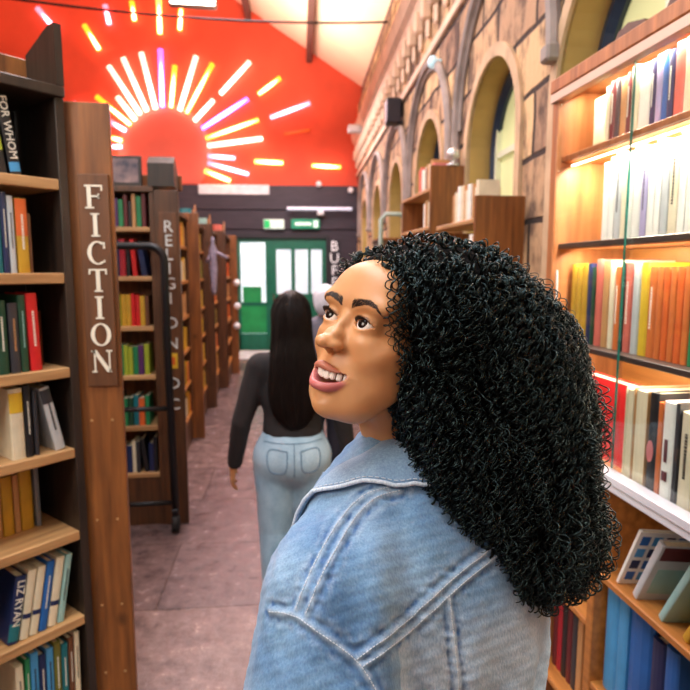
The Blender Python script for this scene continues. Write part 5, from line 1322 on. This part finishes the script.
def helix(P, r0, pitch, ph, taper=True):
    """wind each path (m,k,3) into a ringlet"""
    m, k, _ = P.shape
    T = np.gradient(P, axis=1); L_ = np.linalg.norm(T, axis=2); T = T/np.maximum(L_, 1e-9)[..., None]
    ref = np.array([.3, .2, .93]); A = np.cross(T, ref+0*T); A /= np.maximum(np.linalg.norm(A, axis=2), 1e-9)[..., None]; B = np.cross(T, A)
    s = np.cumsum(L_, 1); w = 2*pi*s/pitch[:, None]+ph[:, None]
    e = np.linspace(0, 1, k)[None]; R = r0[:, None]*(np.minimum(1, e*6) if taper else 1)
    return P+(A*np.cos(w)[..., None]+B*np.sin(w)[..., None])*R[..., None]
def grow(n, K=64, L0=.07, L1=.15, off=(-.004, .006), free=.55, seed=5, filt=None, clump=3):
    g = np.random.default_rng(seed)
    P = C0+g.uniform(-1, 1, (n*6, 3))*np.array([.26, .22, .30]); P[:, 0] -= .03; P[:, 2] += .0
    P = project(hairenv, P, 0, 6, .004); ok = np.abs(hairenv(P)) < .004
    if filt is not None: ok &= filt(P)
    P = P[ok][:n]; n = len(P)
    L_ = g.uniform(L0, L1, n); o = g.uniform(off[0], off[1], n); st_ = (L_/K)[:, None]
    drift = g.normal(0, .25, (n, 3)); hc = h2w((0, 2, 5))
    path = [P]
    for k in range(K-1):
        G = grad(hairenv, P, .004)
        rad_ = P-hc; rad_ /= np.linalg.norm(rad_, axis=1)[:, None]
        D = np.array([.22, -.02, -1.0])+.45*rad_+drift
        H = w2h(P); front = np.clip((-2-H[:, 1])/6, 0, 1)[:, None]
        D = D+front*(HR@np.array([0, 1.2, .2]))
        D = D-G*(D*G).sum(1)[:, None]*.9; D /= np.maximum(np.linalg.norm(D, axis=1), 1e-6)[:, None]
        fr = 1-max(0, (k/K-free)/(1-free)); P = P+D*st_
        P = P-G*(hairenv(P)-o)[:, None]*.5*fr; path.append(P)
        if k/K > free: drift = drift+np.array([0, 0, -.02])
    W = np.stack(path, 1)
    a_, b_, c_ = g.uniform(.0035, .0072, n), g.uniform(.013, .024, n), g.uniform(0, 6.28, n)
    W3 = np.concatenate([W+g.normal(0, .0011, (n, 1, 3)) for _ in range(clump)]); C_ = helix(W3, np.tile(a_, clump)*g.uniform(.85, 1.1, n*clump), np.tile(b_, clump), np.tile(c_, clump)+g.normal(0, .22, n*clump)); n = n*clump
    H = w2h(C_.reshape(-1, 3)).reshape(n, K, 3); lim = -3.0-np.clip(H[..., 2]-5, 0, 4)*.9
    bad = ((H[..., 1] < lim) & (H[..., 2] < 9) & (np.abs(H[..., 0]) < 7.4)).mean(1) > .12
    return C_[~bad]
e = np.linspace(0, 1, 64); prof_ = (1-.75*e**3)
c1 = grow(2300, seed=5, L0=.09, L1=.18)
g_ = np.random.default_rng(3)
c2 = grow(600, seed=8, L0=.06, L1=.13, off=(.004, .014), free=.2, clump=1)
c3 = grow(260, seed=9, L0=.06, L1=.12, off=(.006, .024), free=.1, clump=1, filt=lambda P: (P@CR > .16) & (P[:, 2] < 1.56))
C_ = np.concatenate([c1, c2, c3]); rr = g_.uniform(.0007, .0014, len(C_))[:, None]*prof_[None]
V_, F_ = tubes(C_, rr, 4)
cl = np_mesh('curls', V_-WI, F_, M_HAIR, HAIR); cl['kind'] = 'stuff'
# ringlets lying on the temple and hanging past the jaw
paths = [[(392, 268), (389, 285), (392, 302), (387, 318), (389, 334), (395, 350)], [(400, 268), (399, 290), (400, 312), (397, 335), (402, 360)], [(404, 300), (400, 322), (396, 344), (402, 366), (408, 385)],
         [(398, 345), (402, 362), (399, 380), (405, 398)], [(408, 380), (410, 400), (414, 418), (418, 436), (424, 452)], [(412, 395), (408, 412), (411, 430), (414, 444)], [(425, 440), (420, 452), (424, 466), (419, 478)], [(432, 450), (436, 466), (430, 480), (436, 492)],
         [(396, 260), (395, 280), (398, 300), (394, 322), (398, 345)]]
cc = []
for k, pth in enumerate(paths*5):
    sh_ = (0, 4, 10, 14, 18)[k//len(paths)]
    q = sp([(u+sh_+g_.uniform(-1, 1), v+g_.uniform(-2, 2)*(sh_ > 3)) for u, v in pth], 16); W = trace(lambda P: np.minimum(body1(P), jac(P)), q, off=.0055)
    W, _ = resamp(W, 64); cc.append(W)
cc = helix(np.array(cc), g_.uniform(.0026, .0042, len(cc)), g_.uniform(.013, .018, len(cc)), g_.uniform(0, 6, len(cc)))
for k in range(4):
    pass
V_, F_ = tubes(cc, .0010*prof_[None]*np.ones((len(cc), 1)), 5); np_mesh('temple_ringlet', V_-WI, F_, M_HAIR, HAIR)
# small flyaway curls at the far temple and hairline
hl = []
for k in range(70):
    t = k/69; a = np.array([(-6.3+12.6*t), -6.4+1.6*abs(2*t-1)**2, 8.4-2.8*abs(2*t-1)**2.2])
    p = np.array([a+np.array([g_.normal()*.25, f*-.6, f*.3+.1]) for f in (-1.5, -.5, .5)]); hl.append(resamp(h2w(p), 64)[0])
hl = helix(np.array(hl), g_.uniform(.003, .005, 70), g_.uniform(.01, .015, 70), g_.uniform(0, 6, 70))
V_, F_ = tubes(hl, .0009*prof_[None]*np.ones((70, 1)), 4); np_mesh('hairline_curls', V_-WI, F_, M_HAIR, HAIR)
# ================================================================== THE WOMAN WALKING AWAY
def person(name, X, Y, rz, label):
    M = TR(X, Y, 0, rz=rz); o = empty(name, M, label, 'person'); Mi = np.array(M)[:3]
    return o, (lambda p: np.asarray(p, float) @ Mi[:, :3].T+Mi[:, 3])
px_ = aty(292, 400, 2.72)[0]
P2, _ = person('person', px_, 2.72, 0, 'woman with long straight dark hair walking away in black top and light jeans')
# local frame: x right, y away, z up ; facing +y
def fig_body(P, k=1.0):
    A = P.copy(); A[:, 0] = np.abs(A[:, 0])
    d = s_ell(P, (0, 0, 1.475), (.075, .095, .115)); d = smin(d, s_ell(P, (0, .045, 1.42), (.052, .06, .075)), .03)
    d = smin(d, s_cap(P, (0, .055, 1.455), (0, .108, 1.43), .010, .013), .015)        # nose
    for s in (-1, 1):
        d = smax(d, -s_ell(P, (s*.031, .103, 1.462), (.016, .012, .010)), .012); d = smin(d, s_ell(P, (s*.076, -.0, 1.455), (.008, .018, .03)), .006)
    d = smin(d, s_ell(P, (0, .092, 1.385), (.025, .010, .009)), .008)
    d = smin(d, s_cap(P, (0, -.01, 1.42), (0, -.005, 1.28), .045, .055), .03)
    d = smin(d, s_cap(A, (0, 0, 1.275), (.125, 0, 1.265), .05, .045), .04)
    d = smin(d, s_ell(P, (0, 0, 1.12), (.125, .085, .20)), .05); d = smin(d, s_ell(P, (0, -.01, .86), (.145, .10, .13)), .06)
    for s, sh in ((-1, ARM_L), (1, ARM_R)):
        d = smin(d, s_chain(P, sh, [.042, .034, .024]), .03)
        w = np.array(sh[2]); dr = w-np.array(sh[1]); dr /= np.linalg.norm(dr); d = np.minimum(d, hand_sdf(P, w+dr*.02, dr+np.array([0, .15, 0]), np.array([-s, .1, 0.]), s, .88))
    for s, lg in ((-1, LEG_L), (1, LEG_R)): d = smin(d, s_chain(P, lg, [.075, .05, .035, ]), .03)
    return d
ARM_L = [(-.155, .0, 1.255), (-.235, -.01, 1.00), (-.275, .05, .785)]
ARM_R = [(.155, .0, 1.255), (.235, .0, 1.00), (.28, .04, .80)]
LEG_L = [(-.085, 0, .82), (-.085, .03, .46), (-.08, .0, .09)]
LEG_R = [(.085, 0, .82), (.09, .05, .46), (.095, .12, .09)]
V_, F_ = surf(fig_body, (-.36, -.2, .03), (.36, .26, 1.62), .007)
np_mesh('body', V_, F_, SK1, P2)
def top2(P):
    A = P.copy(); A[:, 0] = np.abs(A[:, 0])
    d = s_cap(A, (0, 0, 1.28), (.125, 0, 1.262), .062, .056)
    d = smin(d, s_cap(P, (0, -.0, 1.36), (0, 0, 1.28), .058, .07), .03)
    d = smin(d, s_ell(P, (0, 0, 1.13), (.145, .10, .21)), .05); d = smin(d, s_ell(P, (0, -.01, .95), (.14, .105, .12)), .05)
    for sh in (ARM_L, ARM_R):
        q = [np.array(x, float) for x in sh]; q[2] = q[1]+(q[2]-q[1])*.96
        d = smin(d, s_chain(P, q, [.056, .046, .036]), .035)
        dr = (q[2]-q[1])/np.linalg.norm(q[2]-q[1]); 
        d = np.where(True, d, d)
    d = d+.003*fnoise(P*np.array([1, 1, .6]), 45, 31)
    body_low = np.maximum(d, .915-P[:, 2]); arm_zone = np.abs(P[:, 0]) > .185
    return np.where(arm_zone, d, body_low)
V_, F_ = surf(top2, (-.36, -.2, .70), (.36, .26, 1.45), .0055)
np_mesh('black_top', V_, F_, mat('black_knit', (30, 24, 26), .85, var=.2, scale=120, stretch=(1, 1, .2), bump=.2), P2)
def jeans2(P):
    d = s_ell(P, (0, -.01, .90), (.150, .108, .14)); d = smin(d, s_ell(P, (0, -.035, .83), (.158, .105, .12)), .05)
    for lg in (LEG_L, LEG_R): d = smin(d, s_chain(P, lg, [.100, .078, .072]), .035)
    d = smin(d, s_cap(P, (0, -.01, .78), (0, -.01, .76), .07), .04)
    d = d+.003*fnoise(P*np.array([1, 1, .7]), 40, 33)
    return smax(smax(d, P[:, 2]-.955, .006), .055-P[:, 2], .006)
V_, F_ = surf(jeans2, (-.22, -.2, .03), (.24, .26, 1.0), .0055)
fd = np.clip(.5*np.exp(-((V_[:, 2]-.86)/.1)**2)*(V_[:, 1] < 0)+.3*fnoise(V_, 20, 3), 0, 1)
JN = np_mesh('jeans', V_, F_, denim('light_jeans', (112, 148, 176), (152, 184, 206), (186, 208, 222), 12), P2, attrs={'fade': fd, 'dark': np.zeros(len(V_))})
def jl(pts, name, r_=.0022, m=None):
    q = project(jeans2, sp(pts, 8), .0005, 8); V, F = tubes(q[None], r_, 6); np_mesh(name, V, F, m or mat('jean_thread', (92, 122, 150), .8), JN)
jl([(-.14, -.07, .925), (-.07, -.11, .92), (0, -.12, .918), (.07, -.11, .92), (.14, -.07, .925)], 'waistband_seam')
jl([(0, -.12, .92), (0, -.13, .85), (0, -.11, .77)], 'centre_seam')
for s in (-1, 1):
    jl([(s*.030, -.13, .885), (s*.115, -.11, .89), (s*.112, -.11, .80), (s*.075, -.13, .775), (s*.036, -.13, .80), (s*.030, -.13, .885)], 'back_pocket', .0028)
    jl([(s*.145, -.0, .92), (s*.17, 0, .80), (s*.155, .02, .6), (s*.14, .02, .4)], 'side_seam')
def hair2(P):
    d = s_ell(P, (0, -.012, 1.49), (.092, .108, .118))
    d = smin(d, s_ell(P, (0, -.075, 1.34), (.098, .060, .17)), .06); d = smin(d, s_ell(P, (0.005, -.105, 1.17), (.115, .045, .19)), .05)
    d = smax(d, -s_ell(P, (0, .085, 1.43), (.072, .085, .115)), .02)
    return d+.0035*fnoise(P*np.array([1, 1, .12]), 75, 41)
V_, F_ = surf(hair2, (-.15, -.2, .94), (.15, .14, 1.64), .0055)
M_H2 = mat('dark_brown_hair', (24, 16, 14), .5, var=.5, scale=40, stretch=(8, 8, .6), spec=.12)
HR2 = np_mesh('hair', V_, F_, M_H2, P2)
g2 = np.random.default_rng(4); n = 900
r0 = np.stack([g2.uniform(-.13, .13, n), g2.uniform(-.16, -.0, n), g2.uniform(1.15, 1.6, n)], 1); r0 = project(hair2, r0, .001, 6); path = [r0]; P = r0; L_ = g2.uniform(.12, .35, n)[:, None]/20
for k in range(20):
    G = grad(hair2, P, .004); D = np.tile(np.array([0, -.0, -1.]), (n, 1)); D = D-G*(D*G).sum(1)[:, None]; D /= np.maximum(np.linalg.norm(D, axis=1), 1e-6)[:, None]
    P = P+D*L_; P = P-G*(hair2(P)-.0015)[:, None]*.7; path.append(P)
V_, F_ = tubes(np.stack(path, 1), .0014*(1-.7*np.linspace(0, 1, 21)**2)[None], 4); st_ = np_mesh('strands', V_, F_, M_H2, HR2); st_['kind'] = 'stuff'
for lg, s in ((LEG_L, -1), (LEG_R, 1)):
    x, y, _ = lg[2]; f = lambda P: smax(smin(s_ell(P, (x, y+.05, .045), (.042, .125, .04)), s_ell(P, (x, y-.02, .08), (.04, .055, .055)), .03), .001-P[:, 2], .004)
    V_, F_ = surf(f, (x-.08, y-.12, -.02), (x+.08, y+.22, .17), .007); np_mesh('shoe', V_, F_, mat('white_trainer', (220, 220, 222), .5), P2)

# ================================================================== THE WHITE-HAIRED PERSON FARTHER ON
q = aty(325, 312, 4.6)
P3, _ = person('person', q[0], 4.6, .1, 'white-haired person in a pale coat farther down the aisle, mostly hidden')
ARM_L = [(-.165, .0, 1.235), (-.215, .01, 1.00), (-.225, .06, .78)]; ARM_R = [(.165, .0, 1.235), (.215, .01, 1.00), (.225, .06, .78)]
LEG_R = [(.085, 0, .82), (.09, .02, .46), (.09, .0, .09)]
sh3 = -.02
V_, F_ = surf(fig_body, (-.34, -.2, .03), (.34, .24, 1.62), .009)
np_mesh('body', V_, F_, mat('light_skin', (214, 160, 134), .5), P3)
def hair3(P):
    d = s_ell(P, (0, -.012, 1.485), (.098, .112, .105)); d = smin(d, s_ell(P, (0, -.05, 1.42), (.09, .07, .08)), .04)
    return smax(d, -s_ell(P, (0, .085, 1.43), (.072, .085, .115)), .02)+.004*fnoise(P, 80, 51)
V_, F_ = surf(hair3, (-.15, -.2, 1.3), (.15, .14, 1.64), .006); np_mesh('hair', V_, F_, mat('white_hair', (222, 220, 230), .7, var=.1, scale=60), P3)
def coat3(P):
    A = P.copy(); A[:, 0] = np.abs(A[:, 0])
    d = s_cap(A, (0, 0, 1.27), (.14, 0, 1.24), .075, .07); d = smin(d, s_ell(P, (0, 0, 1.08), (.17, .125, .26)), .06); d = smin(d, s_ell(P, (0, 0, .82), (.18, .14, .22)), .08)
    for sh in (ARM_L, ARM_R): d = smin(d, s_chain(P, sh, [.07, .06, .05]), .04)
    return smax(d+.004*fnoise(P, 35, 61), .66-P[:, 2], .01)
V_, F_ = surf(coat3, (-.34, -.24, .6), (.34, .26, 1.42), .009); np_mesh('coat', V_, F_, mat('grey_coat', (110, 108, 122), .8), P3)
def tr3(P):
    d = s_ell(P, (0, 0, .80), (.14, .11, .12))
    for lg in (LEG_L, LEG_R): d = smin(d, s_chain(P, lg, [.09, .075, .065]), .04)
    return smax(d, .055-P[:, 2], .006)
V_, F_ = surf(tr3, (-.22, -.2, .03), (.24, .22, .95), .009); np_mesh('trousers', V_, F_, mat('dark_trousers', (44, 44, 56), .8), P3)
for s in (-1, 1):
    f = lambda P: smax(smin(s_ell(P, (s*.088, .05, .045), (.045, .125, .04)), s_ell(P, (s*.088, -.02, .08), (.045, .055, .055)), .03), .001-P[:, 2], .004)
    V_, F_ = surf(f, (s*.088-.08, -.12, -.02), (s*.088+.08, .22, .17), .009); np_mesh('shoe', V_, F_, mat('black_shoe', (26, 24, 24), .5), P3)
# ================================================================== LIGHT
def area(name, loc, rot, sx, sy, power, col=(1, 1, 1)):
    l = bpy.data.lights.new(name, 'AREA'); l.shape = 'RECTANGLE'; l.size = sx; l.size_y = sy; l.energy = power; l.color = col
    o = bpy.data.objects.new(name, l); COL.objects.link(o); o.location = loc; o.rotation_euler = rot; return o
w = bpy.data.worlds.new('world'); SC.world = w; w.use_nodes = True
w.node_tree.nodes['Background'].inputs[0].default_value = (.75, .85, 1, 1); w.node_tree.nodes['Background'].inputs[1].default_value = .5
area('overhead_fill_near', (-.5, .9, 4.2), (0, radians(-4), 0), 1.4, 1.8, 105, (.86, .93, 1))  # added soft light from above; the roof has no opening here
area('overhead_fill_mid', (-.2, 5.2, 4.6), (0, 0, 0), 1.0, 4.5, 150, (.98, .9, 1))  # added overhead light to brighten the aisle floor, not a roof window
area('aisle_far', (.5, 9.6, 4.3), (0, 0, 0), 1.8, 3.0, 150, (1, .9, .95))
area('roof_uplight', (.2, 7.0, 4.9), (radians(180), radians(12), 0), 1.2, 8.0, 420, (1, .78, .62))
area('roof_uplight_left', (-4.2, 8.0, 5.0), (radians(180), 0, 0), 1.2, 6.0, 160, (1, .5, .35))
area('gable_wash', (-1.6, 10.6, 3.9), (radians(105), 0, 0), 6.0, .5, 40, (1, .75, .7))
area('wall_wash', (-1.5, 4.0, 4.2), (0, radians(-62), 0), 6.0, 1.0, 78, (1, .92, .82))
area('left_fill', (-2.1, -.1, 2.9), (radians(58), 0, radians(-68)), 1.2, 1.2, 58, (1, .9, .76))
area('back_fill', (.4, -2.4, 3.2), (radians(62), 0, radians(5)), 2.4, 1.6, 18, (.9, .95, 1))
# strip lights inside the glazed case, under the front of every shelf
for z, pw_ in ((ZT-.06, 13), (2.05, 44), (1.762, 15), (1.43, 9)):
    p = MG @ Vector((GW/2, .055, z)); o = area('case_strip', p, (0, radians(-28), 0), .02, GW-.1, pw_, (1, .9, .74))
# ================================================================== CAMERA
cd = bpy.data.cameras.new('camera'); cam = bpy.data.objects.new('camera', cd); COL.objects.link(cam)
cd.sensor_width = 36; cd.lens = FP/690*36; cd.clip_start = .05; cd.clip_end = 100
cam.location = CP; cam.rotation_euler = (radians(90)-PIT, 0, -YAW)
cd.dof.use_dof = True; cd.dof.focus_distance = .80; cd.dof.aperture_fstop = 6.3
SC.camera = cam
SC.view_settings.view_transform = 'Standard'; SC.view_settings.look = 'None'; SC.view_settings.gamma = 1; SC.view_settings.exposure = -0.08
SC.view_settings.use_curve_mapping = False
SC.cycles.max_bounces = 6; SC.cycles.transparent_max_bounces = 8; SC.cycles.sample_clamp_indirect = 6; SC.cycles.caustics_reflective = False; SC.cycles.caustics_refractive = False
